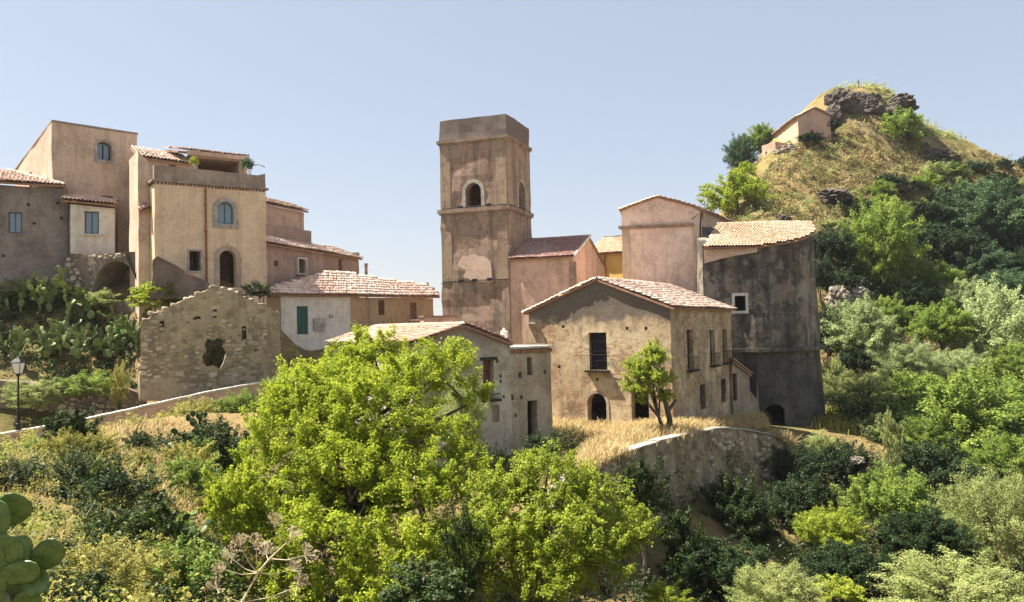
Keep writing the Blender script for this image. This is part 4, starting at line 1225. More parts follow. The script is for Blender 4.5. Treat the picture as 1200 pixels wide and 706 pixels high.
wl_ = h.wall(M['w_rubble'], [F.p(u, 0, w) for u, w in o2], F.b * .6, step=.45, amp=.06)
hb = [(min(p[0] for p in hole), max(p[0] for p in hole), min(p[1] for p in hole), max(p[1] for p in hole))]
inner = [F.uv(x, y) for x, y in ((165, 460), (326, 455), (326, 370), (255, 342), (167, 380))]
lay_stones(wl_, F, stone_spots(inner, hb, 285, .17, .42, .06))
# coping stones along the ragged top
tops = o2[2:]
sp = []
for (u0, w0), (u1, w1) in zip(tops[:-1], tops[1:]):
    L = math.hypot(u1 - u0, w1 - w0); n = max(1, int(L / .3))
    for i in range(n):
        t = (i + .5) / n; sp.append((u0 + (u1 - u0) * t, w0 + (w1 - w0) * t + random.uniform(-.12, .1), random.uniform(.18, .5), random.uniform(.1, .3)))
lay_stones(wl_, F, sp, depth=.55, v=.02, proud=.0)
# rubble spilling below the hole
t = thing('rubble_heap', 'heap of fallen stones below the hole in the ruined gable', 'rubble', F.p(hb[0][0] + .4, -.5, -2.6))
for i in range(42):
    u = random.uniform(hb[0][0] - .2, hb[0][1] + .5); s_ = random.uniform(.15, .36); v_ = random.uniform(-1.0, .0)
    q = F.p(u, v_, 0); zz = gz(q.x, q.y)
    o = bpy.data.objects.new('stone', random.choice(STONES)); col.objects.link(o); o.parent = t
    o.scale = (s_, s_ * .8, s_ * .6); o.rotation_euler = (random.uniform(-.5, .5), random.uniform(-.5, .5), random.uniform(0, 6))
    o.location = Vector((q.x, q.y, zz + .05 + random.uniform(0, 1) * (1.0 + v_) * .9)) - Vector(t.location)

# ------------------------------------------------------------------ path, its parapet, rubble terrace wall
pl = [(-60, 520, 37.2), (0, 508.5, 38.3), (60, 498, 39.2), (110, 488.5, 40.2), (180, 473, 41.4), (245, 458.5, 42.3), (300, 449, 43.4), (335, 444, 44.4)]
PW = [at(*q) for q in pl]
def smooth_line(P, k=4):
    out = []
    for i in range(len(P) - 1):
        p0, p1, p2, p3 = P[max(i - 1, 0)], P[i], P[i + 1], P[min(i + 2, len(P) - 1)]
        for j in range(k):
            t = j / k
            out.append(.5 * ((2 * p1) + (p2 - p0) * t + (2 * p0 - 5 * p1 + 4 * p2 - p3) * t * t + (3 * p1 - p0 - 3 * p2 + p3) * t ** 3))
    out.append(P[-1]); return out
SL = smooth_line(PW, 4)
t = thing('path_parapet', 'low curving parapet with pale coping along the village path', 'wall', SL[8] - Vector((0, 0, 1)))
mb = MB(); cps = []
for i in range(len(SL) - 1):
    a, b = SL[i], SL[i + 1]
    d = Vector((b.x - a.x, b.y - a.y, 0)).normalized(); nrm = Vector((-d.y, d.x, 0))
    q = [a - nrm * 0, b, b + nrm * .35, a + nrm * .35]
    top = [p + Vector((0, 0, -.1)) for p in q]; bot = [p + Vector((0, 0, -1.6)) for p in q]
    mb.poly(bot + top, [(0, 1, 5, 4), (2, 3, 7, 6), (4, 5, 6, 7), (0, 4, 7, 3), (1, 2, 6, 5)])
    cps.append((a, b, d, nrm))
mb.build('wall', M['w_nave'], t)
for a, b, d, nrm in cps:
    cm = MB(); e = d * .012; jz = Vector((0, 0, random.uniform(-.012, .012)))
    q = [a - nrm * .06 + e, b - nrm * .06 - e, b + nrm * .41 - e, a + nrm * .41 + e]
    cm.prism([p + Vector((0, 0, -.096)) + jz for p in q], Vector((0, 0, .1))); cm.build('coping_stone', M['white_stone'], t)
mb = MB()
rowA = [p + Vector((0, 0, -.62)) for p in SL]
rowB = []
for i, p in enumerate(SL):
    a, b = SL[max(i - 1, 0)], SL[min(i + 1, len(SL) - 1)]
    d = Vector((b.x - a.x, b.y - a.y, 0)).normalized(); nrm = Vector((-d.y, d.x, 0))
    rowB.append(p + nrm * 2.6 + Vector((0, 0, -.55)))
n = len(SL)
mb.poly(rowA + rowB + [p - Vector((0, 0, 1)) for p in rowA] + [p - Vector((0, 0, 1)) for p in rowB],
        [(i, i + 1, n + i + 1, n + i) for i in range(n - 1)] + [(n + i, n + i + 1, 3*n + i + 1, 3*n + i) for i in range(n - 1)] + [(2*n + i, 2*n + i + 1, i + 1, i) for i in range(n - 1)])
tag(mb.build('path', M['path']), kind='structure')
F, W = frame_px(-60, 41.0, 168, 43.2, 460)
tl = [(-60, 510), (168, 500), (168, 462), (150, 455), (120, 458), (95, 452), (60, 455), (30, 448), (0, 446), (-60, 446)]
h = House('terrace_wall', 'low rubble terrace wall behind the path under the prickly pears', 'wall', F.p(W / 2, .3, -4.5))
wt_ = h.wall(M['w_rubble_dark'], [F.p(*((lambda q: (q[0], 0, q[1]))(F.uv(x, y)))) for x, y in tl], F.b * .8, step=.5, amp=.08, carved=False)
lay_stones(wt_, F, stone_spots([F.uv(x, y) for x, y in ((0, 495), (165, 490), (165, 465), (95, 456), (0, 450))], [], 130, .18, .45))

# ------------------------------------------------------------------ street lamp
b = at(21.5, 503, 38.75); top = at(20, 439, 38.75)
t = thing('street_lamp', 'black iron street lamp with white glass lantern beside the path', 'lamp', b)
mb = MB(); H = top.z - b.z
mb.tube([b + Vector((0, 0, -.4)), b + Vector((0, 0, .25)), b + Vector((0, 0, .3)), b + Vector((0, 0, .9)), b + Vector((0, 0, .95)), b + Vector((0, 0, H - .12)), b + Vector((0, 0, H))], [.13, .13, .085, .075, .05, .042, .11], 8)
mb.build('post', M['iron'], t)
lt = MB(); fr = MB()
c0 = b + Vector((0, 0, H))
lo, hi, hh = .17, .3, .56
for i in range(4):
    a0, a1 = math.pi / 4 + i * math.pi / 2, math.pi / 4 + (i + 1) * math.pi / 2
    P0 = [c0 + Vector((math.cos(a0) * lo, math.sin(a0) * lo, .03)), c0 + Vector((math.cos(a1) * lo, math.sin(a1) * lo, .03)), c0 + Vector((math.cos(a1) * hi, math.sin(a1) * hi, hh)), c0 + Vector((math.cos(a0) * hi, math.sin(a0) * hi, hh))]
    pm = MB(); pm.poly(P0, [(0, 1, 2, 3)]); pm.build('pane', M['lamp_glass'], t)
    fr.tube([P0[0], P0[3]], .018, 4); fr.tube([P0[3], P0[2]], .02, 4); fr.tube([P0[0], P0[1]], .02, 4)
fr.build('lantern_frame', M['iron'], t)
cp = MB(); rim = [c0 + Vector((math.cos(math.pi / 4 + i * math.pi / 2) * .36, math.sin(math.pi / 4 + i * math.pi / 2) * .36, hh + .02)) for i in range(4)]
mid = [c0 + Vector((math.cos(math.pi / 4 + i * math.pi / 2) * .14, math.sin(math.pi / 4 + i * math.pi / 2) * .14, hh + .2)) for i in range(4)]
cp.poly(rim + mid + [c0 + Vector((0, 0, hh + .36))], [(i, (i + 1) % 4, 4 + (i + 1) % 4, 4 + i) for i in range(4)] + [(4 + i, 4 + (i + 1) % 4, 8) for i in range(4)] + [(3, 2, 1, 0)])
cp.build('cap', M['iron'], t)

# ------------------------------------------------------------------ grass terrace and its retaining wall
wl = [(640, 600, 28.5), (672, 556, 31.0), (700, 541, 32.6), (735, 528, 35), (770, 517, 37.8), (810, 507, 40.6), (845, 500.5, 43.2), (868, 502, 44.8), (888, 505, 46.2), (905, 509, 47.4), (918, 515, 48.2), (926, 524, 48.8)]
RW = smooth_line([at(*q) for q in wl], 3)
t = thing('retaining_wall', 'curved stone retaining wall holding the dry grass terrace above the ravine', 'wall', RW[12] - Vector((0, 0, 4)))
mb = MB(); rows = 9
vs = []; nW = len(RW)
nrms = []
for i, p in enumerate(RW):
    a, b = RW[max(i - 1, 0)], RW[min(i + 1, nW - 1)]
    d = Vector((b.x - a.x, b.y - a.y, 0)).normalized(); nrms.append(Vector((d.y, -d.x, 0)))
for j in range(rows + 1):
    for i, p in enumerate(RW):
        q = p + nrms[i] * (.1 * j) + Vector((0, 0, -.09 - j * .8))
        q += nrms[i] * nz3(q, .9) * .14 + Vector((0, 0, nz3(q + Vector((3, 3, 3)), .9) * .05 if j else 0))
        vs.append(q)
for i, p in enumerate(RW): vs.append(p - nrms[i] * .5 + Vector((0, 0, -.09)))
for i, p in enumerate(RW): vs.append(p - nrms[i] * .5 + Vector((0, 0, -4)))
fs = [(j * nW + i, (j + 1) * nW + i, (j + 1) * nW + i + 1, j * nW + i + 1) for j in range(rows) for i in range(nW - 1)]
r = rows + 1
fs += [(i, i + 1, r * nW + i + 1, r * nW + i) for i in range(nW - 1)] + [(r * nW + i, r * nW + i + 1, (r + 1) * nW + i + 1, (r + 1) * nW + i) for i in range(nW - 1)]
mb.poly(vs, fs)
wo = mb.build('wall', M['w_retain'], t)
for i in range(nW - 1):
    a, b = RW[i], RW[i + 1]; d = (b - a).normalized(); nm = (nrms[i] + nrms[i + 1]).normalized()
    cm = MB(); e = d * .015; jz = Vector((0, 0, random.uniform(-.015, .02)))
    q = [a + nm * .08 + e, b + nm * .08 - e, b - nm * .5 - e, a - nm * .5 + e]
    cm.prism([p + Vector((0, 0, -.085)) + jz for p in q], Vector((0, 0, random.uniform(.06, .1)))); cm.build('coping_stone', M['grey_stone'], t)
# stones of the wall face
org = origin_of(t); cnt = 0
while cnt < 290:
    i = random.randrange(3, nW - 5); j = random.uniform(.3, 5.6)
    p = RW[i] + (RW[i + 1] - RW[i]) * random.random()
    nm = nrms[i]; q = p + nm * (.1 * j + nz3(p + nm * .1 * j + Vector((0, 0, -.09 - j * .8)), .9) * .14) + Vector((0, 0, -.09 - j * .8))
    o = bpy.data.objects.new('stone', random.choice(STONES)); col.objects.link(o); o.parent = wo
    d = (RW[i + 1] - RW[i]); d.z = 0; d.normalize()
    sw = random.uniform(.2, .46)
    R = Matrix((d, -nm, Vector((0, 0, 1)))).transposed()
    o.matrix_local = Matrix.Translation(q - org + nm * .03) @ (R @ Matrix.Diagonal((sw, .2, sw * random.uniform(.45, .7)))).to_4x4()
    cnt += 1
# terrace surface, from the wall back to the houses
mb = MB(); back = []
ins = [p - nrms[i] * .45 + Vector((0, 0, -.12)) for i, p in enumerate(RW) if i < 26]
ends = [Vector((.6, 36.5, -6.7)), Vector((16.5, 57, -6.9))]
nI = len(ins); K = 14
vs = []
for i, p in enumerate(ins):
    t_ = i / (nI - 1); e = ends[0] * (1 - t_) + ends[1] * t_
    e.z = -6.6 + .9 * math.sin(min(1, t_ * 1.3) * math.pi)
    for j in range(K + 1):
        s_ = j / K; q = p * (1 - s_) + e * s_
        q.z += .35 * math.sin(s_ * math.pi) * (.4 + .6 * t_) + (.07 * nz3(q, .8) if 0 < j < K else 0)
        vs.append(q)
fs = [(i * (K + 1) + j, (i + 1) * (K + 1) + j, (i + 1) * (K + 1) + j + 1, i * (K + 1) + j + 1) for i in range(nI - 1) for j in range(K)]
mb.poly(vs, fs)
TERR = np.array([tuple(v) for v in vs])
tag(mb.build('terrace_ground', M['ground']), kind='structure')
def terrace_z(x, y):
    d = (TERR[:, 0] - x) ** 2 + (TERR[:, 1] - y) ** 2
    i = np.argsort(d)[:4]; wgt = 1 / (d[i] + .05)
    return float((TERR[i, 2] * wgt).sum() / wgt.sum()), float(d[i[0]])

# ------------------------------------------------------------------ house and steps on the hill
F, W = frame_px(907.7, 131.5, 935.6, 120, 160)
D = 4.8
FR = right_side(F, W)
h = House('hilltop_house', 'yellow-sided gabled house standing on the rocky hill', 'house', base_of(F, W, D, 26))
we = F.uv(935, 136.5)[1]; wa = FR.uv(954, 126.5)[1]
for a, b, c, d in ((916, 158, 918, 164), (924, 156, 926, 162), (931, 150, 933, 156), (931, 160, 933, 164)):
    h.opening(F, (a, b, c, d), style='dark', depth=.5)
h.wall(M['w_hill'], [F.p(0, 0, 20), F.p(W, 0, 20), F.p(W, 0, we - .1), F.p(0, 0, we - .1)], F.b * .5, step=1.5, name='wall')
h.wall(M['w_hillpink_shade'], [F.p(W + .02, .0, 20), F.p(W + .02, D, 20), F.p(W + .02, D, we - .15), F.p(W + .02, D / 2, wa - .12), F.p(W + .02, 0, we - .12)], -F.a * (W - .1) , step=1.5, name='gable_wall', carved=False)  # gable's shade is put into this duller pink, the lit side stays yellow
h.roof([F.p(-.2, -.35, we - .1), F.p(W + .2, -.35, we - .1), F.p(W + .2, D / 2, wa), F.p(-.2, D / 2, wa)], M['tile_pale'], w=.4, row=.6)
h.roof([F.p(W + .2, D + .3, we - .1), F.p(-.2, D + .3, we - .1), F.p(-.2, D / 2, wa), F.p(W + .2, D / 2, wa)], M['tile_pale'], w=.4, row=.6)
F, W = frame_px(893.5, 123, 909, 121, 185)
h = House('hillside_annex', 'small pink ruin wall below the hilltop house, beside the pines', 'ruin', base_of(F, W, 4, 21))
h.opening(F, (897, 178, 899, 187), style='dark', depth=.5)
h.wall(M['w_hillpink_shade'], [F.p(0, 0, 15), F.p(W, 0, 15), F.p(W, 0, F.uv(908, 166)[1]), F.p(0, 0, F.uv(894, 171)[1])], F.b * 4, step=1.2, amp=.05)
# stepped path on the slope
t = thing('hill_steps', 'narrow stone steps with a side wall climbing the hill slope', 'stairs', at(888, 262, 100))
a, b_ = at(889, 264, 98), at(893, 226, 108)
for i in range(15):
    s_ = i / 14; q = a + (b_ - a) * s_
    mb = MB(); mb.box(q + Vector((0, 0, -.5)), Vector((.55, 0, 0)), Vector((0, .36, 0)), Vector((0, 0, .5))); mb.build('step', M['rock_pale'], t)
mb = MB(); a2, b2 = at(879, 264, 97.5), at(885, 231, 107)
mb.prism([a2 + Vector((0, 0, -3)), b2 + Vector((0, 0, -3)), b2 + Vector((0, 0, .3)), a2 + Vector((0, 0, .5))], Vector((.45, 0, 0))); mb.build('side_wall', M['rock'], t)
c = at(1006, 102, 131); t = thing('summit_post', 'thin pole on the top of the rocky hill', 'pole', c)
mb = MB(); mb.tube([c + Vector((0, 0, -1)), c + Vector((0, 0, 1.2))], .06, 5); mb.tube([c + Vector((-.35, 0, .8)), c + Vector((.35, 0, .8))], .05, 5); mb.build('pole', M['iron'], t)
# ------------------------------------------------------------------ plants
def leaf_arrays(c, nrm, size, tone, rng, ratio=.55):
    N = len(c)
    nrm = nrm / (np.linalg.norm(nrm, axis=1, keepdims=True) + 1e-9)
    r = rng.normal(size=(N, 3)); t = np.cross(nrm, r); t /= (np.linalg.norm(t, axis=1, keepdims=True) + 1e-9)
    s = np.cross(nrm, t)
    h = size[:, None]
    V = np.stack([c - t * h * .5, c + s * h * ratio * .5 + nrm * h * .1, c + t * h * .5, c - s * h * ratio * .5 + nrm * h * .1], 1)
    F_ = np.arange(N * 4).reshape(N, 4)
    return V.reshape(-1, 3), F_, tone

def clump_leaves(cc, cr, per, leaf, rng, flat=.8, core=.25, tone_sp=.27, out=None):
    """clump centres (K,3), radii (K,): each clump is a loose spray of leaves along a twig that points out and up"""
    K = len(cc)
    idx = np.repeat(np.arange(K), per); N = len(idx)
    if out is None: out = rng.normal(size=(K, 3))
    ax = out / (np.linalg.norm(out, axis=1, keepdims=True) + 1e-6) + rng.normal(size=(K, 3)) * .55 + np.array([0, 0, .55])
    ax /= np.linalg.norm(ax, axis=1, keepdims=True)
    t = rng.beta(1.6, 1.3, N) * 2 - 1
    ln = cr * rng.uniform(.9, 1.7, K); wd = cr * rng.uniform(.38, .7, K)
    g_ = rng.normal(size=(N, 3)); g_ *= (np.abs(rng.normal(.75, .35, N)) / (np.linalg.norm(g_, axis=1) + 1e-6))[:, None]
    P = cc[idx] + ax[idx] * (t * ln[idx])[:, None] + g_ * (wd[idx] * (1.15 - .55 * np.abs(t)))[:, None] * np.array([1, 1, flat])
    nr = g_ * .6 + rng.normal(size=(N, 3)) * .6 + np.array([-.2, 0, .7])
    ct = rng.normal(.5, tone_sp * .8, K)
    tone = np.clip(ct[idx] + rng.normal(0, tone_sp * .7, N), 0, 1)
    return P, nr, leaf * rng.uniform(.5, 1.35, N), tone

def crown_mesh(name, seed, clumps, per, leaf, r0=.2, r1=.36, shape='round', ratio=.55):
    rng = np.random.default_rng(seed)
    K = clumps
    d = rng.normal(size=(K, 3)); d /= np.linalg.norm(d, axis=1, keepdims=True)
    rr = .35 + .5 * rng.random(K) ** .6
    if shape == 'spread': d[:, 2] = np.abs(d[:, 2]) * .9 - .25
    if shape == 'round': d[:, 2] = np.where(d[:, 2] < -.4, -d[:, 2] * .6, d[:, 2])
    cc = d * rr[:, None]
    cc += .12 * rng.normal(size=(K, 3))
    if shape == 'tall': cc[:, :2] *= (1.0 - .35 * np.abs(cc[:, 2:3]))
    cr = rng.uniform(r0, r1, K)
    P, nr, sz, tn = clump_leaves(cc, cr, per, leaf, rng, out=cc.copy())
    V, F_, tn = leaf_arrays(P, nr, sz, tn, rng, ratio)
    return np_mesh(name, V, F_, tn), cc

PROTO = {}
def proto(k, *a, **kw): PROTO[k] = crown_mesh('crown', *a, **kw)
proto('A', 11, 210, 270, .048, r0=.13, r1=.25, shape='full'); proto('B', 12, 180, 260, .05, r0=.13, r1=.26, shape='spread'); proto('C', 13, 190, 260, .042, r0=.14, r1=.25, ratio=.42, shape='full')
proto('C2', 23, 220, 260, .04, r0=.12, r1=.24, ratio=.4, shape='full')
proto('D', 14, 60, 170, .085, r0=.17, r1=.32); proto('E', 15, 110, 150, .062, r0=.14, r1=.3, shape='full')
proto('Fr', 16, 90, 130, .08, r0=.14, r1=.28); proto('G', 17, 40, 170, .10, r0=.2, r1=.36, shape='spread')
proto('T', 18, 34, 200, .10, r0=.2, r1=.34, shape='tall')
proto('P', 19, 30, 190, .09, r0=.2, r1=.4, ratio=.25)

def limb_mesh(mb, base, targets, r, bend=.25, seed=0):
    rng = random.Random(seed)
    top = sum((Vector(t) for t in targets), Vector()) / len(targets)
    fork = base + (top - base) * .55
    fork += Vector((rng.uniform(-1, 1), rng.uniform(-1, 1), 0)) * (top - base).length * .06
    mid = base + (fork - base) * .5 + Vector((rng.uniform(-1, 1), rng.uniform(-1, 1), 0)) * (fork - base).length * .09
    mb.tube([base + Vector((0, 0, -.3)), base + (mid - base) * .2, mid, fork], [r * 1.45, r * 1.05, r * .9, r * .75], 7)
    for t in targets:
        t = Vector(t); m = fork + (t - fork) * .5 + Vector((rng.uniform(-1, 1), rng.uniform(-1, 1), rng.uniform(-.2, 1))) * (t - fork).length * bend * .5
        mb.tube([fork - (m - fork) * .08, m, t], [r * .5, r * .3, r * .08], 5)

TREES = []
def tree(name, label, px, py, rx, ry, Y, var, mat, cat='tree', group=None, trunk=True, depth=None, bark='bark', part='crown', base_dz=0):
    c = at(px, py, Y); s = Y / F_PX
    sx, sz = rx * s, ry * s
    gx0 = c.x; gy0 = c.y + 0.05
    zb = gz(gx0, gy0) + base_dz
    tz, td = terrace_z(gx0, gy0)
    if td < .6: zb = max(zb, tz)
    t = thing(name, label, cat, (gx0, gy0, min(zb, c.z - sz * .5)), group)
    me, cc = PROTO[var]
    o = add(part, me, None, t)
    if len(me.materials) == 0: me.materials.append(mat)
    o.material_slots[0].link = 'OBJECT'; o.material_slots[0].material = mat
    o.location = c - Vector(t.location)
    o.scale = (sx, depth * s if depth else sx * random.uniform(.9, 1.1), sz)
    rot = random.uniform(0, 6.28); o.rotation_euler = (0, 0, rot)
    base = Vector(t.location)
    if trunk:
        mb = MB(); R = Matrix.Rotation(rot, 3, 'Z')
        pick = sorted(range(len(cc)), key=lambda i: -cc[i][2] + random.random())[:7]
        tg = [c + R @ Vector((cc[i][0] * sx, cc[i][1] * o.scale[1], cc[i][2] * sz)) * .9 for i in pick]
        r = max(.05, min(.32, .055 * (sx + sz)))
        limb_mesh(mb, base, tg, r, seed=int(px * 7 + py)); mb.build('trunk', M[bark], t)
    else:
        mb = MB()
        for k in range(5):
            a = random.uniform(0, 6.28); q = base + Vector((math.cos(a) * sx * .5, math.sin(a) * sx * .5, 0)); q.z = c.z + sz * random.uniform(-.1, .4)
            mb.tube([base + Vector((0, 0, -.15)), (base + q) / 2 + Vector((0, 0, .1 * sz)), q], [.035, .025, .01], 5)
        mb.build('stem', M[bark], t)
    TREES.append(t)
    return t

def lobed_tree(name, label, lobes, per, leaf, mat, seed, trunk_px, trunk_Y, r, ratio=.55, clump=.42, gaps=0.0, dens=1.0):
    """lobes: (px,py,radius_px,Y) – crown masses of one big tree, filled with leaf clumps"""
    rng = np.random.default_rng(seed)
    b = at(trunk_px, 600, trunk_Y); base = Vector((b.x, b.y, gz(b.x, b.y)))
    t = thing(name, label, 'tree', base)
    CC, CR, OO = [], [], []
    tg = []
    for (px, py, rp, Y) in lobes:
        c = at(px, py, Y); R = rp * Y / F_PX; tg.append(c)
        K = max(3, int(dens * 5.2 * (R / clump) ** 2 * .42))
        d = rng.normal(size=(K, 3)); d[:, 2] = np.where(d[:, 2] < -.5, -d[:, 2], d[:, 2]); d /= np.linalg.norm(d, axis=1, keepdims=True)
        rr = R * (.45 + .5 * rng.random(K) ** .5)
        CC.append(np.array(c)[None] + d * rr[:, None]); CR.append(clump * rng.uniform(.6, 1.3, K)); OO.append(d)
    CC = np.concatenate(CC); CR = np.concatenate(CR)
    P, nr, sz, tn = clump_leaves(CC, CR, per, leaf, rng, out=np.concatenate(OO))
    V, F_, tn = leaf_arrays(P - np.array(base), nr, sz, tn, rng, ratio)
    add('crown', np_mesh('crown', V, F_, tn), mat, t)
    mb = MB(); limb_mesh(mb, base, tg, r, bend=.5, seed=seed)
    # secondary boughs that show through the gaps
    rg = random.Random(seed)
    for c in tg:
        for _ in range(4):
            k = CC[rg.randrange(len(CC))]
            if (Vector(k) - c).length < 3.2:
                m = (c + Vector(k)) / 2 + Vector((rg.uniform(-.3, .3), rg.uniform(-.3, .3), rg.uniform(-.1, .4)))
                mb.tube([c, m, Vector(k)], [r * .2, r * .15, r * .05], 5)
    mb.build('trunk', M['bark'], t)
    return t

def ground_pts(polys, n, seed, jitter=0.0, tuft=None):
    """random points on the ground inside world polygons"""
    rng = np.random.default_rng(seed); out = []
    areas = []
    for poly in polys:
        p = np.array(poly); areas.append(abs(np.dot(p[:, 0], np.roll(p[:, 1], 1)) - np.dot(p[:, 1], np.roll(p[:, 0], 1))) / 2)
    tot = sum(areas)
    for poly, ar in zip(polys, areas):
        k = int(n * ar / tot) + 1; p = np.array(poly); got = np.empty((0, 2))
        while len(got) < k:
            c = rng.uniform(p.min(0), p.max(0), (k * 3, 2)); c = c[inside(poly, c[:, 0], c[:, 1])]; got = np.concatenate([got, c])
        out.append(got[:k])
    xy = np.concatenate(out)
    if tuft:
        m = tuft[0]; xy = np.repeat(xy, m, 0) + rng.normal(0, tuft[1], (len(xy) * m, 2))
    z = ground_z(xy[:, 0], xy[:, 1])
    return np.column_stack([xy, z - .04])

def pxpoly(lst): return [(at(x, y, Y).x, at(x, y, Y).y) for x, y, Y in lst]
def undergrowth(name, label, xyz, r0, r1, per, leaf, mat, seed, cat='undergrowth'):
    rng = np.random.default_rng(seed); c = np.array(xyz); K = len(c)
    r = rng.uniform(r0, r1, K); c = c + np.array([0, 0, 1]) * (r * .25)[:, None]
    P, nr, sz, tn = clump_leaves(c, r, per, leaf, rng, flat=.75)
    V, F_, tn = leaf_arrays(P, nr, sz, tn, rng)
    return tag(add(name, np_mesh(name, V, F_, tn), mat, kind='stuff'), label, cat)
# the two large bright trees in front
lobed_tree('broadleaf_tree', 'largest lime-green tree, spreading in front of the derelict house', [
    (442, 440, 44, 28), (388, 455, 46, 27.5), (352, 464, 36, 27), (318, 500, 34, 26), (360, 520, 70, 25.5), (440, 500, 75, 25.5), (515, 440, 42, 27.5), (538, 425, 20, 28),
    (510, 520, 45, 25.5), (355, 478, 45, 26), (480, 455, 45, 26.5), (556, 470, 22, 27.5), (310, 630, 44, 23), (450, 700, 60, 21.5), (345, 700, 55, 21.5), (510, 650, 45, 22.5), (545, 545, 30, 25), (400, 470, 45, 26.5), (405, 545, 55, 24.5), (470, 545, 50, 24.5), (335, 590, 52, 24), (410, 590, 75, 23.5), (480, 590, 60, 23.5), (310, 550, 34, 25), (380, 660, 70, 22), (460, 665, 65, 22), (436, 412, 28, 28.5), (410, 430, 28, 28), (525, 585, 32, 24)],
    165, .092, M['lime'], 31, 415, 26.5, .28, clump=.34, dens=1.5)
lobed_tree('broadleaf_tree', 'rounded fresh-green tree below the retaining wall, right of the largest tree', [
    (590, 590, 42, 21.5), (640, 575, 48, 22), (690, 600, 48, 22), (735, 630, 36, 22), (650, 640, 60, 20.5), (590, 640, 45, 20.5), (705, 660, 45, 21), (640, 690, 55, 20), (575, 610, 34, 21), (560, 680, 35, 20)],
    160, .08, M['lime2'], 32, 650, 22.5, .2, clump=.29, dens=1.8)
# small tree on the terrace
lobed_tree('terrace_tree', 'small leaning tree with lime crown on the dry grass terrace', [
    (746, 436, 15, 41.5), (766, 424, 15, 41.5), (764, 448, 18, 41.3), (780, 448, 11, 41.6), (743, 453, 11, 41.2), (778, 468, 9, 41.5), (763, 412, 8, 41.5), (755, 465, 9, 41.3)],
    130, .09, M['lime2'], 33, 785, 41.6, .12, clump=.3, dens=3.4)
tt = bpy.data.objects['terrace_tree']
tz, _ = terrace_z(tt.location.x, tt.location.y)
mb = MB(); b0 = Vector((at(784, 510, 41.6).x, at(784, 510, 41.6).y, tz - .3))
mb.tube([b0, at(785, 492, 41.6), at(781, 476, 41.6), at(775, 455, 41.5)], [.19, .15, .13, .08], 7); mb.tube([at(783, 482, 41.6), at(789, 473, 41.6), at(793, 468, 41.6)], [.1, .08, .05], 6)
mb.build('lower_trunk', M['bark'], tt)

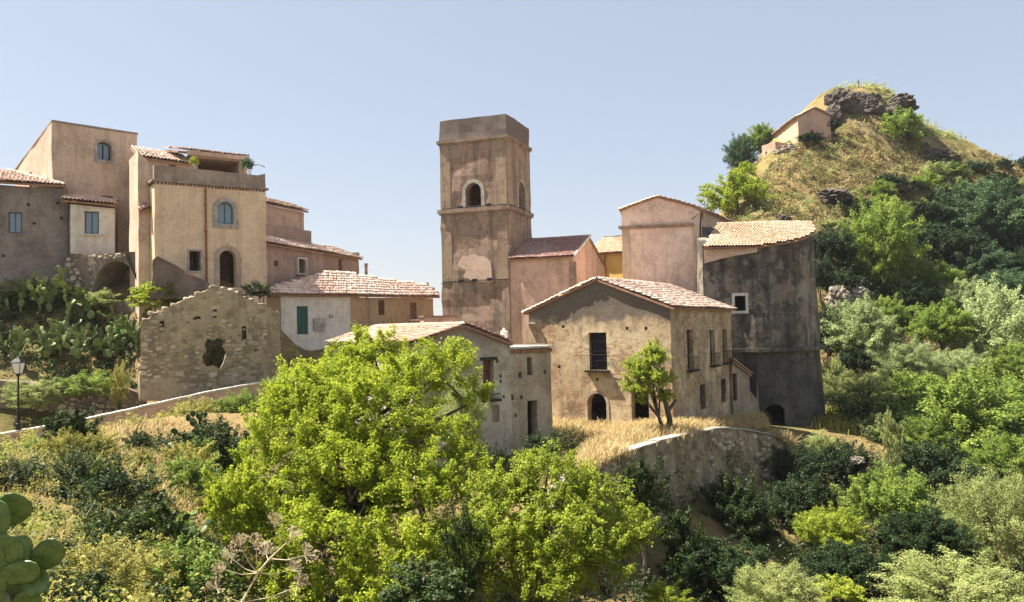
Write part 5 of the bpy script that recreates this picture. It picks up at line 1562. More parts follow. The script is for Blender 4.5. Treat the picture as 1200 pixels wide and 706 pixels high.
right = [
 ('round_tree', 'rounded grey-green tree just right of the black apse', 1008, 388, 40, 37, 72, 'A', 'sage'),
 ('round_tree', 'dark-hearted green tree between two grey-green trees under the hill', 1100, 382, 36, 36, 77, 'B', 'mid'),
 ('round_tree', 'low pale sage tree in front of the rounded grey-green tree', 1058, 424, 42, 27, 69, 'C', 'sage'),
 ('round_tree', 'large sage-green tree below the hill, cut by the picture edge', 1168, 392, 52, 58, 76, 'A', 'sage'),
 ('round_tree', 'broad bright green tree filling the bank right of the ravine', 1130, 492, 80, 56, 57, 'A', 'mid'),
 ('round_tree', 'second broad green tree at the picture edge above the pale olives', 1195, 480, 50, 55, 60, 'B', 'mid'),
 ('shrub_tree', 'soft yellow-green bush at the foot of the sage trees beside the apse', 1012, 462, 42, 26, 62, 'C2', 'olive'),
 ('olive_tree', 'tall pale olive tree at the picture edge in the ravine', 1165, 605, 58, 56, 35, 'C2', 'olive'),
 ('olive_tree', 'wide pale olive crown along the bottom of the picture', 1108, 692, 85, 40, 28, 'C2', 'olive'),
 ('olive_tree', 'pale olive bush at the bottom below the retaining wall', 905, 694, 48, 34, 27, 'C', 'olive'),
 ('ravine_tree', 'mid-green tree rising from the dark ravine beside the ivy column', 1042, 588, 46, 48, 39, 'B', 'mid'),
 ('ravine_tree', 'yellow-green tree lit in the middle of the dark ravine', 972, 622, 36, 34, 34, 'B', 'lime2'),
 ('ravine_tree', 'small lime bush at the bottom between two pale olives', 985, 694, 26, 15, 27.5, 'D', 'lime2'),
 ('ivy_column', 'slim column of yellow-green ivy standing in the ravine', 1045, 520, 13, 46, 43, 'T', 'olive'),
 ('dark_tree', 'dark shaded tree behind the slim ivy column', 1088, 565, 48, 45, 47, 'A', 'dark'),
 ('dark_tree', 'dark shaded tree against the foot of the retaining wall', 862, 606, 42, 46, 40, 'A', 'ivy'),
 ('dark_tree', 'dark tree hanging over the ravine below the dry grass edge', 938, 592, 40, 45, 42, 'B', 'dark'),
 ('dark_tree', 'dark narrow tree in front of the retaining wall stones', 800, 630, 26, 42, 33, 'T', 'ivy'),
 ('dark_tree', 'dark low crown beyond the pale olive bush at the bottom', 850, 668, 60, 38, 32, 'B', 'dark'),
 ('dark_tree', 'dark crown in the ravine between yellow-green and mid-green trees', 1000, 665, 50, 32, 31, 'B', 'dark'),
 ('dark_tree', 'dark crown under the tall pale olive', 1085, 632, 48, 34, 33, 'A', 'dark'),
 ('fig_tree', 'dark fig with glossy leaves at the near end of the retaining wall', 752, 578, 30, 38, 30.5, 'D', 'ivy'),
 ('dark_tree', 'dark tree right below the apse base', 990, 545, 32, 32, 48, 'B', 'dark'),
 ('hill_tree', 'leafy tree with bright left flank behind the apse roof', 1033, 285, 42, 52, 90, 'A', 'mid'),
 ('hill_tree', 'dark blue-green tree mass on the right shoulder of the hill', 1150, 252, 56, 40, 108, 'A', 'bluegreen'),
 ('hill_tree', 'dark tree above the large sage-green tree', 1095, 330, 30, 28, 90, 'B', 'mid'),
 ('hill_tree', 'blue-green tree at the picture edge below the hill shoulder', 1185, 338, 40, 30, 92, 'B', 'bluegreen'),
 ('hill_tree', 'dark bush hugging the apse roof edge', 975, 290, 24, 30, 88, 'B', 'dark'),
 ('hill_tree', 'dull green tree in the middle of the shaded slope', 1112, 290, 44, 30, 101, 'B', 'dark'),
 ('hill_tree', 'blue-green tree at the picture edge on the hill shoulder', 1192, 276, 34, 34, 106, 'A', 'bluegreen'),
 ('hill_tree', 'small dark tree squeezed between the apse and the pale rocks', 985, 335, 22, 24, 84, 'B', 'dark'),
 ('apse_bush', 'dark bush filling the gap right beside the apse roof', 962, 322, 14, 26, 82, 'B', 'dark'),
 ('apse_bush', 'dark bush halfway down the apse wall on the right', 970, 385, 16, 28, 74, 'A', 'dark'),
 ('apse_bush', 'olive bush low beside the right foot of the apse', 978, 445, 17, 24, 68, 'A', 'olive'),
 ('summit_tree', 'single bushy green tree near the hill top', 1059, 154, 32, 28, 124, 'Fr', 'mid'),
 ('pine_tree', 'dark umbrella pine left of the hilltop house', 868, 182, 18, 24, 128, 'A', 'bluegreen'),
 ('pine_tree', 'green pine touching the hilltop house wall', 893, 163, 20, 17, 134, 'A', 'mid'),
 ('slope_tree', 'bright lime tree at the left foot of the hill behind the church', 861, 229, 34, 30, 104, 'Fr', 'lime2'),
 ('slope_tree', 'small lime tree between pine and stepped path', 873, 203, 15, 14, 112, 'Fr', 'lime2'),
 ('ridge_bush', 'pale bush on the far right ridge of the hill', 1175, 207, 34, 13, 134, 'G', 'sage'),
 ('ridge_bush', 'green bush halfway along the right ridge of the hill', 1125, 182, 24, 10, 133, 'G', 'olive'),
 ('hill_bush', 'dark bush below the hilltop house gable', 952, 163, 17, 10, 117.5, 'G', 'dark'),
 ('hill_bush', 'dark creeper clump beside the hilltop house', 975, 150, 13, 12, 121, 'G', 'dark'),
]
for (nm, lb, px, py, rx, ry, Y, v, m) in right:
    big = 1.12 if Y > 25 and Y < 110 and not nm.endswith('column') else 1.0
    tree(nm, lb, px, py + (big - 1) * ry, rx * big, ry * big, Y, v, M[m], trunk=not nm.endswith(('bush', 'column')))
left = [
 ('shrub', 'bright lime bush beside the ruined gable and vaulted base', 183, 347, 32, 17, 46, 'D', 'lime2'),
 ('shrub', 'pale yellow-green bush at the parapet end near the street lamp', 30, 530, 48, 22, 34, 'E', 'yellow_green'),
 ('shrub', 'pale yellow-green bush below the parapet, second from the street lamp', 100, 520, 46, 22, 34.5, 'E', 'yellow_green'),
 ('shrub', 'pale yellow-green bush below the parapet, third from the street lamp', 160, 506, 40, 18, 36.5, 'E', 'yellow_green'),
 ('shrub', 'pale yellow-green bush below the parapet bend by the dark prickly pears', 214, 490, 32, 14, 38.5, 'E', 'yellow_green'),
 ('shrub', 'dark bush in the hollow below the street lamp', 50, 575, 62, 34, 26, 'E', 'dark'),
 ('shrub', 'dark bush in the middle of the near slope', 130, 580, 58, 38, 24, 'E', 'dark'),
 ('shrub', 'shaded green bush under the middle of the near slope', 170, 615, 40, 30, 21, 'D', 'ivy'),
 ('shrub', 'pale yellow bush low on the near slope right of the cactus', 110, 668, 48, 34, 13.5, 'E', 'yellow_green'),
 ('shrub', 'yellow-green bush at the bottom centre of the near slope', 180, 672, 48, 34, 15, 'E', 'yellow_green'),
 ('shrub', 'leafy green bush left of the dry umbel plant', 225, 672, 42, 38, 15, 'D', 'mid'),
 ('shrub', 'lime bush between the dark prickly pears and the largest tree', 275, 590, 36, 46, 22, 'D', 'lime'),
 ('shrub', 'dark rounded bush at the annex doorway', 640, 524, 34, 18, 34.5, 'E', 'dark'),
 ('shrub', 'brownish bush at the terrace corner beside the annex', 668, 512, 16, 14, 36.5, 'E', 'scrub'),
 ('shrub', 'sparse yellowish bush against the derelict house wall', 542, 478, 26, 42, 32, 'C2', 'olive'),
 ('shrub', 'dark bush at the bottom under the largest tree', 500, 690, 55, 30, 17, 'D', 'ivy'),
 ('shrub', 'dark bush at the bottom between the two large trees', 545, 640, 26, 50, 19.5, 'E', 'ivy'),
 ('shrub', 'small lime shrub at the bottom right of the second large tree', 778, 698, 26, 15, 21, 'D', 'lime2'),
 ('shrub', 'grey-green bush along the base of the derelict house', 575, 545, 26, 22, 31, 'E', 'dark'),
 ('shrub', 'green weeds on the ledge below the peach house door', 300, 338, 18, 8, 46.3, 'E', 'ivy'),
 ('shrub', 'pale yellow bush hiding the parapet foot beside the prickly pears', 232, 482, 32, 15, 39.8, 'E', 'yellow_green'),
 ('shrub', 'green bush at the parapet end next to the largest tree', 285, 474, 30, 16, 40.2, 'E', 'mid'),
 ('shrub', 'dark bush left of the dark prickly pears', 196, 528, 34, 22, 33, 'E', 'ivy'),
 ('shrub', 'dark bush wrapped round the dark prickly pears', 252, 522, 44, 34, 31, 'E', 'ivy'),
 ('shrub', 'green bush at the foot of the dark prickly pears', 225, 560, 34, 26, 27, 'D', 'mid'),
 ('shrub', 'dark bush on the bare bank right of the retaining wall', 930, 545, 30, 24, 46.5, 'E', 'dark'),
 ('shrub', 'olive bush on the bank between retaining wall and apse foot', 962, 520, 22, 14, 50, 'E', 'olive'),
 ('shrub', 'dark bush on the bank beside the ruined gable', 330, 455, 24, 20, 41, 'E', 'mid'),
]
for (nm, lb, px, py, rx, ry, Y, v, m) in left:
    tree(nm, lb, px, py + ry * .25, rx * 1.1, ry * 1.2, Y, v, M[m], cat='bush', trunk=False, part='foliage')
fill = [(1040, 372, 26, 24, 80, 'A', 'mid'), (1075, 350, 26, 22, 86, 'B', 'dark'), (1130, 352, 30, 24, 86, 'A', 'sage'), (1060, 460, 34, 24, 66, 'A', 'mid'), (1120, 432, 36, 26, 70, 'C', 'sage'),
        (1195, 430, 34, 28, 70, 'A', 'mid'), (1000, 425, 22, 20, 70, 'B', 'dark'), (1085, 520, 34, 30, 54, 'A', 'mid'), (1180, 545, 44, 34, 48, 'A', 'mid'), (1030, 510, 26, 24, 56, 'A', 'olive'),
        (1150, 310, 34, 24, 98, 'A', 'bluegreen'), (1060, 300, 24, 30, 96, 'B', 'dark'), (1085, 255, 30, 18, 108, 'A', 'dark'), (1010, 250, 20, 14, 104, 'A', 'dark'), (1000, 310, 22, 22, 90, 'A', 'mid'), (1205, 310, 30, 26, 98, 'B', 'dark')]
FILL_LABELS = ['green tree directly behind the low pale sage tree', 'dark tree above the pair of sage trees', 'sage tree behind the large edge tree', 'green bush below the low pale sage tree', 'pale sage tree above the broad bright green tree', 'green tree at the picture edge above the second broad tree', 'small dark tree tucked against the apse-side sage tree', 'green tree left of the broad bright green tree', 'green tree at the picture edge above the tall olive', 'pale olive bush above the slim ivy column', 'blue-green tree in the middle of the shaded hill flank', 'dark tree right of the leafy tree with bright flank', 'dark tree under the hill shrubs at mid slope', 'dark bush at the top of the leafy tree', 'green bush left of the leafy tree with bright flank', 'dark tree at the picture edge in the shaded flank']
for (px, py, rx, ry, Y, v, m), lb in zip(fill, FILL_LABELS):
    tree('bank_tree', lb, px, py, rx, ry, Y, v, M[m], group='trees crowding the far bank')
sg = np.random.default_rng(77)
spots = ground_pts([pxpoly([(945, 262, 97), (1000, 235, 107), (1080, 205, 117), (1140, 195, 128), (1210, 215, 130), (1210, 262, 112), (1040, 275, 99)])], 60, 78)
for i, (x, y, z) in enumerate(spots):
    r = sg.uniform(1.0, 2.6); k = 950 / y
    q = Vector((x, y, z + r * .5)); d = CAM_R.transposed() @ q
    sx_ = 600 + 950 * d.x / -d.z
    lb = ('dark green', 'mid green', 'blue-green', 'pale olive', 'dark green')[i % 5] + (' small' if r < 1.8 else ' large') + ' shrub on the hill ' + ('above the apse roof' if sx_ < 1010 else 'below the summit tree' if sx_ < 1090 else 'on its right shoulder')
    tree('hill_shrub', lb, 600 + 950 * d.x / -d.z, 353 - 950 * d.y / -d.z, r * k, r * .8 * k, y, 'Fr' if i % 2 else 'G', M[('dark', 'mid', 'bluegreen', 'olive', 'dark')[i % 5]], cat='bush', trunk=False, part='foliage', group='shrubs dotted over the hill')
for lb, px, py, rx, ry, Y, m in (('leafy pale bush at the foot of the prickly pears beside the lamp', 40, 462, 34, 18, 41.3, 'olive'), ('leafy bush hanging over the terrace wall below the thickets', 105, 452, 36, 16, 42.6, 'mid'), ('pale dry climber on the terrace wall next to the ruined gable', 140, 452, 12, 26, 42.2, 'yellow_green'),
        ('bright weeds in front of the vaulted opening', 120, 352, 26, 12, 48.2, 'olive'), ('yellow-green bush between the thickets and the grey house', 30, 340, 34, 14, 48.6, 'olive'), ('fresh bush on top of the upper thickets', 75, 345, 26, 13, 48.6, 'mid')):
    tree('shrub', lb, px, py, rx, ry, Y, 'E', M[m], cat='bush', trunk=False, part='foliage')
spots = ground_pts([[(-10.5, 11), (-5.0, 11), (-5.5, 18), (-9, 27), (-13, 33), (-22, 33), (-20, 20)]], 46, 79)
for i, (x, y, z) in enumerate(spots):
    r = sg.uniform(.35, .95) * (.6 + y / 45); k = 950 / y
    d = CAM_R.transposed() @ Vector((x, y, z + r * .45))
    lb = ('small ' if r < .6 else 'large ') + ('pale yellow', 'dark', 'green', 'pale yellow', 'dark')[i % 5] + ' leafy weed ' + ('just below the parapet' if y > 26 else 'halfway down the near slope' if y > 18 else 'at the bottom of the near slope')
    tree('slope_weed', lb, 600 + 950 * d.x / -d.z, 353 - 950 * d.y / -d.z, r * k, r * .85 * k, y, 'E' if i % 3 else 'D', M[('yellow_green', 'ivy', 'mid', 'yellow_green', 'ivy')[i % 5]], cat='weed', trunk=False, part='foliage', group='leafy weeds on the near slope')
# potted greenery on the roof terrace
tree('terrace_plant', 'thin grey plant standing on the roof terrace corner', 290, 194, 8, 10, 50.6, 'Fr', M['bluegreen'], cat='plant', trunk=False, part='foliage')
tree('terrace_plant', 'green plant hanging over the roof terrace parapet', 227, 190, 6, 7, 49.2, 'Fr', M['lime2'], cat='plant', trunk=False, part='foliage')

# ------------------------------------------------------------------ prickly pears
def pad_mesh():
    bm = bmesh.new(); nu, nv = 12, 7
    rings = []
    for j in range(1, nv):
        t = j / nv; z = .5 - .5 * math.cos(math.pi * t)
        w = math.sin(math.pi * t) ** .8 * (.30 + .12 * z)
        rings.append([bm.verts.new((w * math.cos(2 * math.pi * i / nu), .085 * w * math.sin(2 * math.pi * i / nu) * (1.5 - z * .6), z)) for i in range(nu)])
    b = bm.verts.new((0, 0, 0)); tp = bm.verts.new((0, 0, 1))
    for j in range(len(rings) - 1):
        for i in range(nu): bm.faces.new((rings[j][i], rings[j][(i + 1) % nu], rings[j + 1][(i + 1) % nu], rings[j + 1][i]))
    for i in range(nu):
        bm.faces.new((b, rings[0][(i + 1) % nu], rings[0][i])); bm.faces.new((tp, rings[-1][i], rings[-1][(i + 1) % nu]))
    for f in bm.faces: f.smooth = True
    bmesh.ops.recalc_face_normals(bm, faces=bm.faces[:])
    me = bpy.data.meshes.new('pad'); bm.to_mesh(me); bm.free(); return me
PADS = []
for k in range(5):
    me = pad_mesh(); a = me.attributes.new('tone', 'FLOAT', 'FACE')
    a.data.foreach_set('value', np.full(len(me.polygons), .1 + .2 * k, dtype=np.float32)); PADS.append(me)

def cactus(label, px, py, Y, height, n, size, mat, seed, spread=1.0, name='prickly_pear'):
    rg = random.Random(seed)
    c = at(px, py, Y); base = Vector((c.x, c.y, gz(c.x, c.y)))
    base.z = min(max(base.z, c.z - .6), c.z + .2)
    t = thing(name, label, 'cactus', base)
    pads = []
    for k in range(max(3, n // 12)):
        a = rg.uniform(0, 6.28); r = rg.uniform(0, spread)
        pads.append((Matrix.Translation((math.cos(a) * r, math.sin(a) * r * .7, -.1)) @ Matrix.Rotation(rg.uniform(0, 3.14), 4, 'Z') @ Matrix.Rotation(rg.uniform(-.5, .5), 4, 'Y'), size * rg.uniform(.9, 1.2), [0]))
    tries = 0
    while len(pads) < n and tries < n * 30:
        tries += 1
        Mx, s, kids = pads[rg.randrange(len(pads))]
        if kids[0] >= 3: continue
        phi = rg.uniform(-1.0, 1.0)
        rim = Mx @ Vector((math.sin(phi) * .38 * s, 0, s * (.62 + .36 * math.cos(phi))))
        if rim.z > height: continue
        new = Matrix.Translation(rim) @ (Mx.to_3x3().to_4x4()) @ Matrix.Rotation(phi * .8, 4, 'Y') @ Matrix.Rotation(rg.uniform(-1.3, 1.3), 4, 'Z') @ Matrix.Rotation(rg.uniform(-.3, .3), 4, 'X')
        if (new.to_3x3() @ Vector((0, 0, 1))).z < -.25: continue
        kids[0] += 1; pads.append((new, s * rg.uniform(.82, 1.02), [0]))
    for Mx, s, _ in pads:
        o = add('pad', rg.choice(PADS), mat, t)
        o.matrix_local = Mx @ Matrix.Diagonal((s, s, s, 1))
    return t
if len(PADS[0].materials) == 0:
    for p in PADS: p.materials.append(M['cactus'])
cactus('prickly pear thicket at the picture edge above the terrace wall', 20, 415, 44.5, 3.6, 95, .5, M['cactus_pale'], 1, 1.7)
cactus('tall prickly pear thicket in front of the grey house', 62, 405, 45.2, 4.0, 110, .5, M['cactus_pale'], 2, 1.6)
cactus('prickly pear thicket below the vaulted opening', 108, 405, 45.6, 3.7, 100, .5, M['cactus_pale'], 3, 1.5)
cactus('prickly pear clump leaning towards the ruined gable', 145, 398, 45.6, 3.3, 75, .48, M['cactus'], 4, 1.2)
cactus('dark prickly pear clump right of the parapet bend', 240, 548, 32, 3.2, 110, .42, M['cactus_dark'], 5, 1.2)
cactus('dark prickly pear clump beside the largest tree', 276, 545, 31.5, 3.3, 110, .42, M['cactus_dark'], 6, 1.2)
cactus('small prickly pear on the near slope above the green bush', 215, 625, 20, 1.3, 45, .3, M['cactus_dark'], 7, .7)
for i, (px, py, Y, hh, nn) in enumerate(((12, 372, 47.4, 3.0, 90), (50, 368, 47.8, 3.0, 90), (88, 372, 47.6, 2.6, 80))):
    cactus(['upper prickly pear thicket under the grey house window', 'upper prickly pear thicket under the grey house corner', 'upper prickly pear thicket in front of the rubble base'][i], px, py, Y, hh, nn, .5, M['cactus_pale'], 20 + i, 1.6)
undergrowth('undergrowth', 'dark weeds under the prickly pear thickets', ground_pts([pxpoly([(-40, 430, 43.5), (160, 435, 43.9), (160, 380, 47), (100, 350, 49), (-40, 350, 48.5)])], 330, 40), .3, .8, 70, .13, M['ivy'], 40)
# near cactus at the corner
b = at(10, 720, 7.0); base = Vector((b.x, b.y, gz(b.x, b.y)))
t = thing('prickly_pear', 'near prickly pear with large pads in the bottom left corner', 'cactus', base)
near = [(2, 660, 70, 46, 80, 20), (-8, 640, 62, 50, 95, -15), (14, 598, 44, 40, 50, 25), (-4, 606, 40, 34, 110, 10), (22, 646, 37, 22, 95, 50), (55, 651, 47, 36, 38, 10), (22, 672, 52, 30, 10, 5), (42, 684, 36, 30, 25, -20), (12, 697, 46, 34, 60, 20), (-12, 690, 60, 44, 90, 0), (30, 712, 40, 30, 70, 30), (-20, 610, 46, 36, 80, 30)]
for i, (x, y, L, w, ang, yaw) in enumerate(near):
    c = at(x, y, 7.0 + (i % 3 - 1) * .07); s = 7.0 / F_PX
    a = math.radians(ang); d = Vector((math.cos(a), 0, math.sin(a)))
    side = Vector((math.sin(a), 0, -math.cos(a))); yw = math.radians(yaw)
    n_ = Vector((0, 1, 0)); side2 = side * math.cos(yw) + n_ * math.sin(yw); n2 = d.cross(side2)
    R = Matrix((side2 * (w * s / .80 / math.cos(yw)), n2 * (L * s * .55), d * (L * s))).transposed()
    o = add('pad', PADS[i % 5], M['near_pad'], t)
    o.matrix_local = Matrix.Translation(c - d * L * s * .52 - base) @ R.to_4x4()
    sp_ = MB(); Mx = o.matrix_local
    for a_ in range(5):
        for b_ in range(9):
            z_ = .12 + b_ * .1; w_ = math.sin(math.pi * math.acos(1 - 2 * z_) / math.pi) ** .8 * (.30 + .12 * z_)
            x_ = (-.8 + .4 * a_ + (.2 if b_ % 2 else 0)) * w_
            for sgn in (-1, 1):
                yy = sgn * .085 * w_ * math.sqrt(max(0, 1 - (x_ / w_) ** 2)) * (1.5 - z_ * .6)
                q = Mx @ Vector((x_, yy, z_)) + base
                nd = (Mx.to_3x3() @ Vector((0, sgn, 0))).normalized()
                sp_.tube([q, q + nd * .022 + Vector((random.uniform(-.01, .01), 0, random.uniform(-.01, .01)))], [.0055, .001], 3, cap=False)
    sp_.build('spines', M['dead_stem'], o, kind='stuff')
mb = MB()
mb.tube([base + Vector((0, 0, -.3)), base + Vector((-.02, 0, .15)), at(-6, 700, 7.0)], [.14, .13, .1], 8); mb.build('trunk', M['bark_pale'], t)

# dry umbel plant
s0 = at(280, 725, 11); base = Vector((s0.x, s0.y, gz(s0.x, s0.y)))
t = thing('dry_umbel_plant', 'dead pale umbel plant with bare spokes at the bottom', 'plant', base)
node = [at(283, 706, 11), at(302, 672, 11), at(316, 655, 11), at(336, 636, 11)]
mb = MB(); mb.tube([base + Vector((0, 0, -.1))] + node, [.022, .019, .016, .012, .007], 6)
ums = [(322, 616, node[3]), (340, 633, node[3]), (357, 651, node[2]), (300, 641, node[1]), (282, 641, node[1]), (264, 668, node[1]), (348, 688, node[0]), (340, 668, node[1]), (312, 650, node[2]), (254, 690, node[0]), (272, 655, node[1])]
for i, (x, y, nd) in enumerate(ums):
    c = at(x, y, 11 + random.uniform(-.25, .2)); m = (c + nd) / 2 + Vector((0, 0, -.04))
    mb.tube([nd, m, c], [.007, .005, .004], 5)
    um = MB(); ax = (c - nd).normalized() * .6 + Vector((0, 0, .5)); ax.normalize()
    for k in range(34):
        d = (ax * random.uniform(.5, 1.2) + Vector((random.uniform(-1, 1), random.uniform(-1, 1), random.uniform(-1, 1))) * .75).normalized()
        L = random.uniform(.1, .17); um.tube([c, c + d * L], [.0018, .0014], 3, cap=False)
        for q in range(5):
            e = (d + Vector((random.uniform(-1, 1), random.uniform(-1, 1), random.uniform(-1, 1))) * .6).normalized()
            um.tube([c + d * L, c + d * L + e * .035], [.0014, .0024], 3, cap=False)
    um.build('umbel', M['dead_stem'], t)
mb.build('stem', M['dead_stem'], t)

# ------------------------------------------------------------------ grass and undergrowth (uncountable)
def grass(name, label, pts, h0, h1, mat, seed, width=.03, lean=.45, cat='grass'):
    rng = np.random.default_rng(seed); P = np.array(pts); N = len(P)
    a = rng.uniform(0, 2 * np.pi, N); h = rng.uniform(h0, h1, N)
    ln = lean * h * rng.random(N)
    d = np.stack([np.cos(a), np.sin(a), np.zeros(N)], -1); sd = np.stack([-np.sin(a), np.cos(a), np.zeros(N)], -1)
    w = (width * rng.uniform(.6, 1.4, N))[:, None]
    mid = P + d * (ln * .3)[:, None] + np.array([0, 0, 1]) * (h * .6)[:, None]
    tip = P + d * ln[:, None] + np.array([0, 0, 1]) * h[:, None]
    V = np.stack([P - sd * w * .5, P + sd * w * .5, mid + sd * w * .45, tip + sd * w * .25, tip - sd * w * .25, mid - sd * w * .45], 1).reshape(-1, 3)
    b = (np.arange(N) * 6)[:, None]
    F_ = np.concatenate([b + np.array([[0, 1, 2, 5]]), b + np.array([[5, 2, 3, 4]])])
    tn = np.clip(rng.normal(.5, .3, N), 0, 1); tn = np.concatenate([tn, tn])
    o = add(name, np_mesh(name, V, F_, tn), mat, kind='stuff'); return tag(o, label, cat)

rng = np.random.default_rng(99)
pts = []
tx, ty = TERR[:, 0], TERR[:, 1]
CF = frame_px(620, 49.9, 786, 45.2, 400)[0]; CW = frame_px(620, 49.9, 786, 45.2, 400)[1]
tufts = []
while len(tufts) < 520:
    i = rng.integers(len(TERR)); x, y = tx[i] + rng.normal(0, .8), ty[i] + rng.normal(0, .8)
    q = Vector((x, y, 0)) - CF.O; u, v = q.dot(CF.a), q.dot(CF.b)
    if v > -.15 and u < CW + .2 and u > -1: continue
    tufts.append((x, y))
fg = []
for _ in range(9000):
    u_, v_ = rng.uniform(-1.5, CW + 2.5), -.12 - 5.0 * rng.random() ** 1.3
    q = CF.p(u_, v_, 0); zt_, dd_ = terrace_z(q.x, q.y); zg_ = gz(q.x, q.y) if _ % 3 == 0 else None
    if zg_ is None: continue
    fg.append((q.x, q.y, max(zg_, zt_ if dd_ < 1 else zg_) - .04))
fg = [(x + rng.normal(0, .12), y + rng.normal(0, .12), z) for x, y, z in fg for _ in range(3)]
fg = [p for p in fg if (Vector((p[0], p[1], 0)) - CF.O).dot(CF.b) < -.08]
grass('dry_grass', 'sunlit straw grass at the foot of the stone house wall', fg, .15, .55, M['dry'], 9, .022, lean=1.5)
for x, y in tufts:
    r = rng.uniform(.15, .5); k = int(rng.integers(22, 44))
    z, _ = terrace_z(x, y)
    for _ in range(k):
        dx, dy = rng.normal(0, r, 2)
        q = Vector((x + dx, y + dy, 0)) - CF.O
        if q.dot(CF.b) > -.1 and -1 < q.dot(CF.a) < CW + .2: continue
        zz, dd = terrace_z(x + dx, y + dy)
        if dd < .9 and min((x + dx - p.x) ** 2 + (y + dy - p.y) ** 2 for p in RW[10:30]) > .3: pts.append((x + dx, y + dy, zz - .05))
grass('dry_grass', 'tall straw-coloured grass covering the terrace before the stone house', pts, .1, .5, M['dry'], 1, .022, lean=1.6)

gold = [pxpoly([(120, 500, 36), (215, 490, 37), (250, 560, 27), (235, 610, 21), (180, 580, 23), (150, 540, 30)])]
grass('dry_grass', 'golden dry grass patch on the near slope below the parapet', ground_pts(gold, 240, 2, tuft=(16, .4)), .1, .4, M['dry'], 2, .025, lean=1.6)
near_p = [[(-11, 8), (-4, 8), (-2.5, 13), (-5, 20), (-12, 30), (-24, 36), (-24, 20)]]
grass('dry_grass', 'thin straw grass scattered over the near slope', ground_pts(near_p, 300, 3, tuft=(14, .3)), .15, .45, M['dry'], 3, .02, lean=1.2)
hillp = [pxpoly([(840, 262, 95), (900, 200, 114), (985, 150, 124), (1100, 180, 126), (1200, 215, 132), (1200, 260, 112), (1050, 250, 108), (940, 262, 96)])]
hp = ground_pts(hillp, 1900, 4, tuft=(12, .6)); hmask = np.sin(hp[:, 0] * .55 + 1.7 * np.sin(hp[:, 1] * .31)) + np.sin(hp[:, 2] * .9 + hp[:, 0] * .21)
hp = hp[hmask > .1]
grass('dry_grass', 'straw grass on the sunny upper slope of the hill', hp, .15, .45, M['dry'], 4, .12, lean=1.5)
edge = []
rg = random.Random(3)
for i in range(28, len(RW)):
    for _ in range(150):
        p = RW[i] - nrms[i] * rg.uniform(-.3, .8); edge.append((p.x + rg.uniform(-.3, .3), p.y + rg.uniform(-.3, .3), p.z - .1))
for i in range(4, 9):
    for _ in range(110):
        p = RW[i] - nrms[i] * rg.uniform(-.35, .35); edge.append((p.x + rg.uniform(-.25, .25), p.y, p.z - .05))
grass('dry_grass', 'pale dry grass spilling over the ends of the retaining wall', edge, .2, .6, M['dry'], 5, .028, lean=1.6)
foot_g = [pxpoly([(955, 505, 56), (1040, 505, 56), (1040, 480, 64), (975, 470, 66)])]
grass('dry_grass', 'sunlit grass at the foot of the apse corner', ground_pts(foot_g, 300, 6, tuft=(14, .3)), .3, .8, M['yellow_green'], 6, .05)

undergrowth('undergrowth', 'yellow-green weeds over the near slope', ground_pts(near_p, 1500, 11), .15, .55, 80, .065, M['yellow_green'], 11)
undergrowth('undergrowth', 'fresh green weeds between the bushes of the near slope', ground_pts(near_p, 700, 41), .15, .5, 80, .065, M['mid'], 41)
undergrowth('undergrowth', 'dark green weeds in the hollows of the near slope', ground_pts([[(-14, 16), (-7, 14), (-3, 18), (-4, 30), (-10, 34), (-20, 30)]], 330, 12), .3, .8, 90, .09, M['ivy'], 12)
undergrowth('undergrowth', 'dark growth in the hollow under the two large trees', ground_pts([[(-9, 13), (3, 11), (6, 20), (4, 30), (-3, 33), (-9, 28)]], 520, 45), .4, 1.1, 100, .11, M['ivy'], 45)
rav = [[(2, 14), (24, 14), (34, 30), (30, 52), (18, 52), (16, 46), (12, 37), (4, 30)]]
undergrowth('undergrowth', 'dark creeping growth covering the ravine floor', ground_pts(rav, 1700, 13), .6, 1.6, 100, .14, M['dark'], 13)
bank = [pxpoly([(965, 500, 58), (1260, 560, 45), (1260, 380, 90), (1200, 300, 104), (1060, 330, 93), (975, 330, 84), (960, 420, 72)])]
undergrowth('undergrowth', 'dark scrub painting the shadow gaps between the trees of the far bank', ground_pts(bank, 1100, 14), .8, 2.2, 90, .2, M['dark'], 14)  # dark leaf colour stands in for shadow between the crowns
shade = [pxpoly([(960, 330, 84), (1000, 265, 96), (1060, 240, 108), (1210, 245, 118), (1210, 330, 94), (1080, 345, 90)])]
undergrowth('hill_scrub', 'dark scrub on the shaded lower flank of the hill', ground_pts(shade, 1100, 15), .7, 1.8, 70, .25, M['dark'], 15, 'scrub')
undergrowth('hill_scrub', 'ochre and olive scrub dotted over the upper hill', ground_pts(hillp, 1300, 16), .3, 1.1, 46, .2, M['scrub'], 16, 'scrub')
undergrowth('hill_scrub', 'small dark tufts speckling the sunny hill slope', ground_pts(hillp, 420, 27), .25, .75, 50, .18, M['dark'], 27, 'scrub')
undergrowth('hill_scrub', 'green scrub patches among the dry grass of the hill', ground_pts(hillp, 260, 26), .4, 1.4, 60, .2, M['olive'], 26, 'scrub')
top = [pxpoly([(975, 120, 127), (1060, 120, 128), (1100, 160, 131), (1180, 200, 136), (1180, 190, 139), (1060, 110, 134), (985, 105, 134)])]
undergrowth('hill_scrub', 'green scrub along the hill crest', ground_pts(top, 150, 17), .4, 1.0, 46, .22, M['olive'], 17, 'scrub')
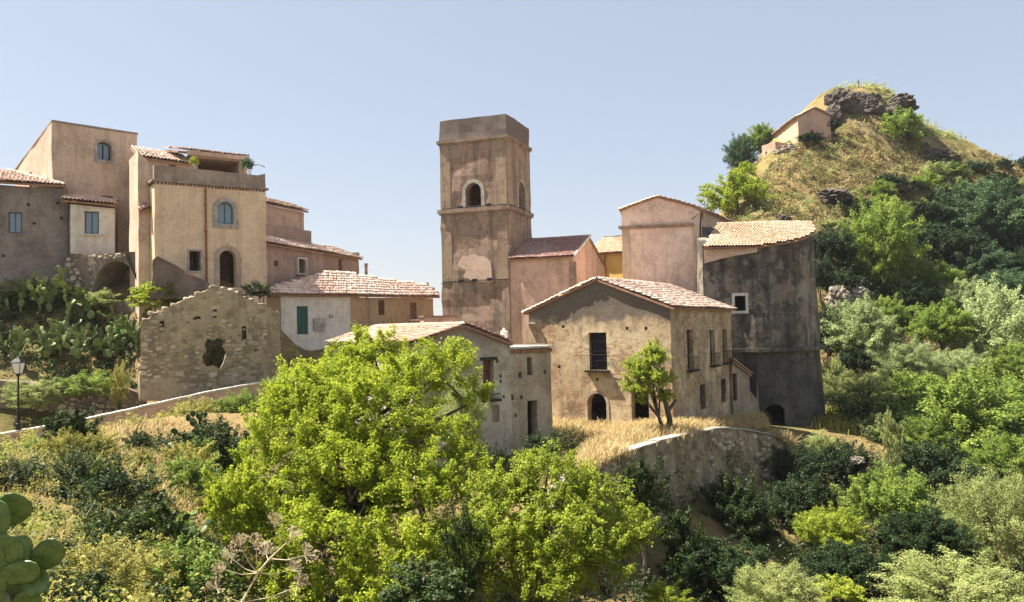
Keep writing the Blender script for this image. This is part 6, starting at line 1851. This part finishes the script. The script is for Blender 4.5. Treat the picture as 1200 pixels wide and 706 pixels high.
# ivy on the lower retaining wall
ivp = []
rg = random.Random(8)
for _ in range(230):
    i = rg.randrange(2, len(RW) - 3); j = rg.uniform(2.2, 7.0)
    if math.sin(i * 1.1) + rg.uniform(-.6, .6) < 0 and j < 5: continue
    p = RW[i] + nrms[i] * (.1 * j + .1); ivp.append((p.x, p.y, p.z - .8 * j))
undergrowth('ivy', 'dark ivy hanging on the lower part of the retaining wall', ivp, .3, .75, 80, .13, M['ivy'], 18, 'ivy')

# ------------------------------------------------------------------ rocks
def rock(label, px, py, rx, ry, Y, mat, seed, depth=None, name='rock_outcrop'):
    c = at(px, py, Y); s = Y / F_PX
    bm = bmesh.new(); bmesh.ops.create_icosphere(bm, subdivisions=4, radius=1.0)
    sx, sz = rx * s, ry * s; sy = depth or sx * .8
    off = Vector((seed * 3.1, seed * 1.7, seed * 2.3))
    for v in bm.verts:
        d = v.co.normalized()
        f = 1 + .3 * mnoise.noise(d * 1.4 + off) + .2 * mnoise.noise(d * 3.2 + off) + .14 * mnoise.cell(d * 4 + off) + .07 * mnoise.noise(d * 9 + off)
        v.co = Vector((d.x * sx * f, d.y * sy * f, d.z * sz * f))
    me = bpy.data.meshes.new(name); bm.to_mesh(me); bm.free()
    o = add(name, me, mat, loc=c); return tag(o, label, 'rock')
rock('dark crag below the hill top', 1010, 140, 30, 20, 129.6, M['rock'], 1, 4)
rock('dark crag left of the hill top above the dry slope', 983, 124, 17, 18, 129, M['rock'], 2, 4)
rock('dark crag right of the hill top behind the single tree', 1050, 128, 18, 13, 130, M['rock'], 12, 4)
rock('brown ledge on the middle of the sunny hill slope', 975, 232, 20, 10, 108.2, M['rock'], 13, 3)
rock('brown ledge under the dry grass right of the stepped path', 1040, 224, 22, 11, 114.5, M['rock'], 14, 3)
rock('dark rock standing in for the shadow under the summit tree', 1092, 188, 26, 13, 125.5, M['rock'], 3, 4)  # dark rock set where the summit tree's cast shadow lies on the slope
bg = random.Random(21)
for i in range(16):
    x_ = bg.uniform(972, 1068); Y_ = bg.uniform(126, 130)
    y_ = bg.uniform(118, 152); q = at(x_, y_, Y_); zz = gz(q.x, q.y)
    d = CAM_R.transposed() @ Vector((q.x, q.y, zz)); r_ = bg.uniform(5, 13)
    o = rock('one of the dark boulders breaking through the hill crest', 600 + 950 * d.x / -d.z, 353 - 950 * d.y / -d.z, r_, r_ * bg.uniform(.6, 1.1), Y_, M['rock'], 30 + i, name='boulder')
    o['group'] = 'boulders of the hill crest'
rock('pale rocks by the apse beside the dark bush', 983, 352, 13, 16, 80, M['rock_pale'], 4)
rock('pale boulder right of the apse under the leafy tree', 1004, 345, 14, 9, 83, M['rock_pale'], 5)
rock('pale rock on the slope below the hilltop house', 912, 205, 6, 12, 113, M['rock_pale'], 6)
rock('pale rock next to the stepped path', 902, 232, 5, 9, 106, M['rock_pale'], 7)
rock('brown rock under the hilltop house corner', 925, 178, 14, 9, 118.5, M['rock_pale'], 8)
rock('purple-brown rock above the apse roof', 918, 258, 9, 7, 96, M['rock'], 9)
rock('fallen pale stones by the ravine edge right of the apse', 1005, 540, 8, 5, 47, M['rock_pale'], 11)

RF = frame_px(163, 42.6, 328, 45.6, 420)[0]
hq = RF.uv(252, 412)
undergrowth('ivy', 'dark leaves added to fill the hole of the ruined gable with shade', [tuple(RF.p(hq[0] + a, 1.3 + b, hq[1] - .3 + c)) for a, b, c in ((0, 0, 0), (.7, .1, .2), (-.7, .1, .1), (.2, .3, .7), (-.4, .2, .6), (.5, 0, -.6), (-.4, 0, -.7), (0, .2, -.8))], .4, .7, 130, .13, M['ivy'], 44, 'ivy')  # leaf clumps added behind the opening to make it read as deep shade
# ------------------------------------------------------------------ warm summer haze
HAZE = 0.00014
if HAZE > 0:
    mb = MB(); mb.box((0, 3000, -20), (9500, 0, 0), (0, 8000, 0), (0, 0, 62))
    m, nt, out = new_mat('haze_air')
    pv = nt.nodes.new('ShaderNodeVolumePrincipled')
    pv.inputs['Color'].default_value = (0.86, 0.90, 1.0, 1); pv.inputs['Density'].default_value = HAZE; pv.inputs['Anisotropy'].default_value = 0.3
    nt.links.new(pv.outputs[0], out.inputs['Volume'])
    tag(mb.build('haze', m), 'pale blue summer haze filling the air', 'haze', kind='stuff')
# ------------------------------------------------------------------ look-alikes are told apart by their order from the left
ORD = 'first second third fourth fifth sixth seventh eighth ninth tenth eleventh twelfth thirteenth fourteenth fifteenth sixteenth seventeenth eighteenth nineteenth twentieth'.split()
same = {}
for o in scene.objects:
    if o.parent is None and o.get('group') and o.get('label'):
        same.setdefault(o['label'], []).append(o)
for lb, obs in same.items():
    if 1 < len(obs) <= len(ORD):
        lb2 = lb.replace('one of the dark boulders', 'dark boulder')
        for i, o in enumerate(sorted(obs, key=lambda q: q.location.x / max(q.location.y, 1))):
            o['label'] = lb2 + ', ' + ORD[i] + ' from the left'
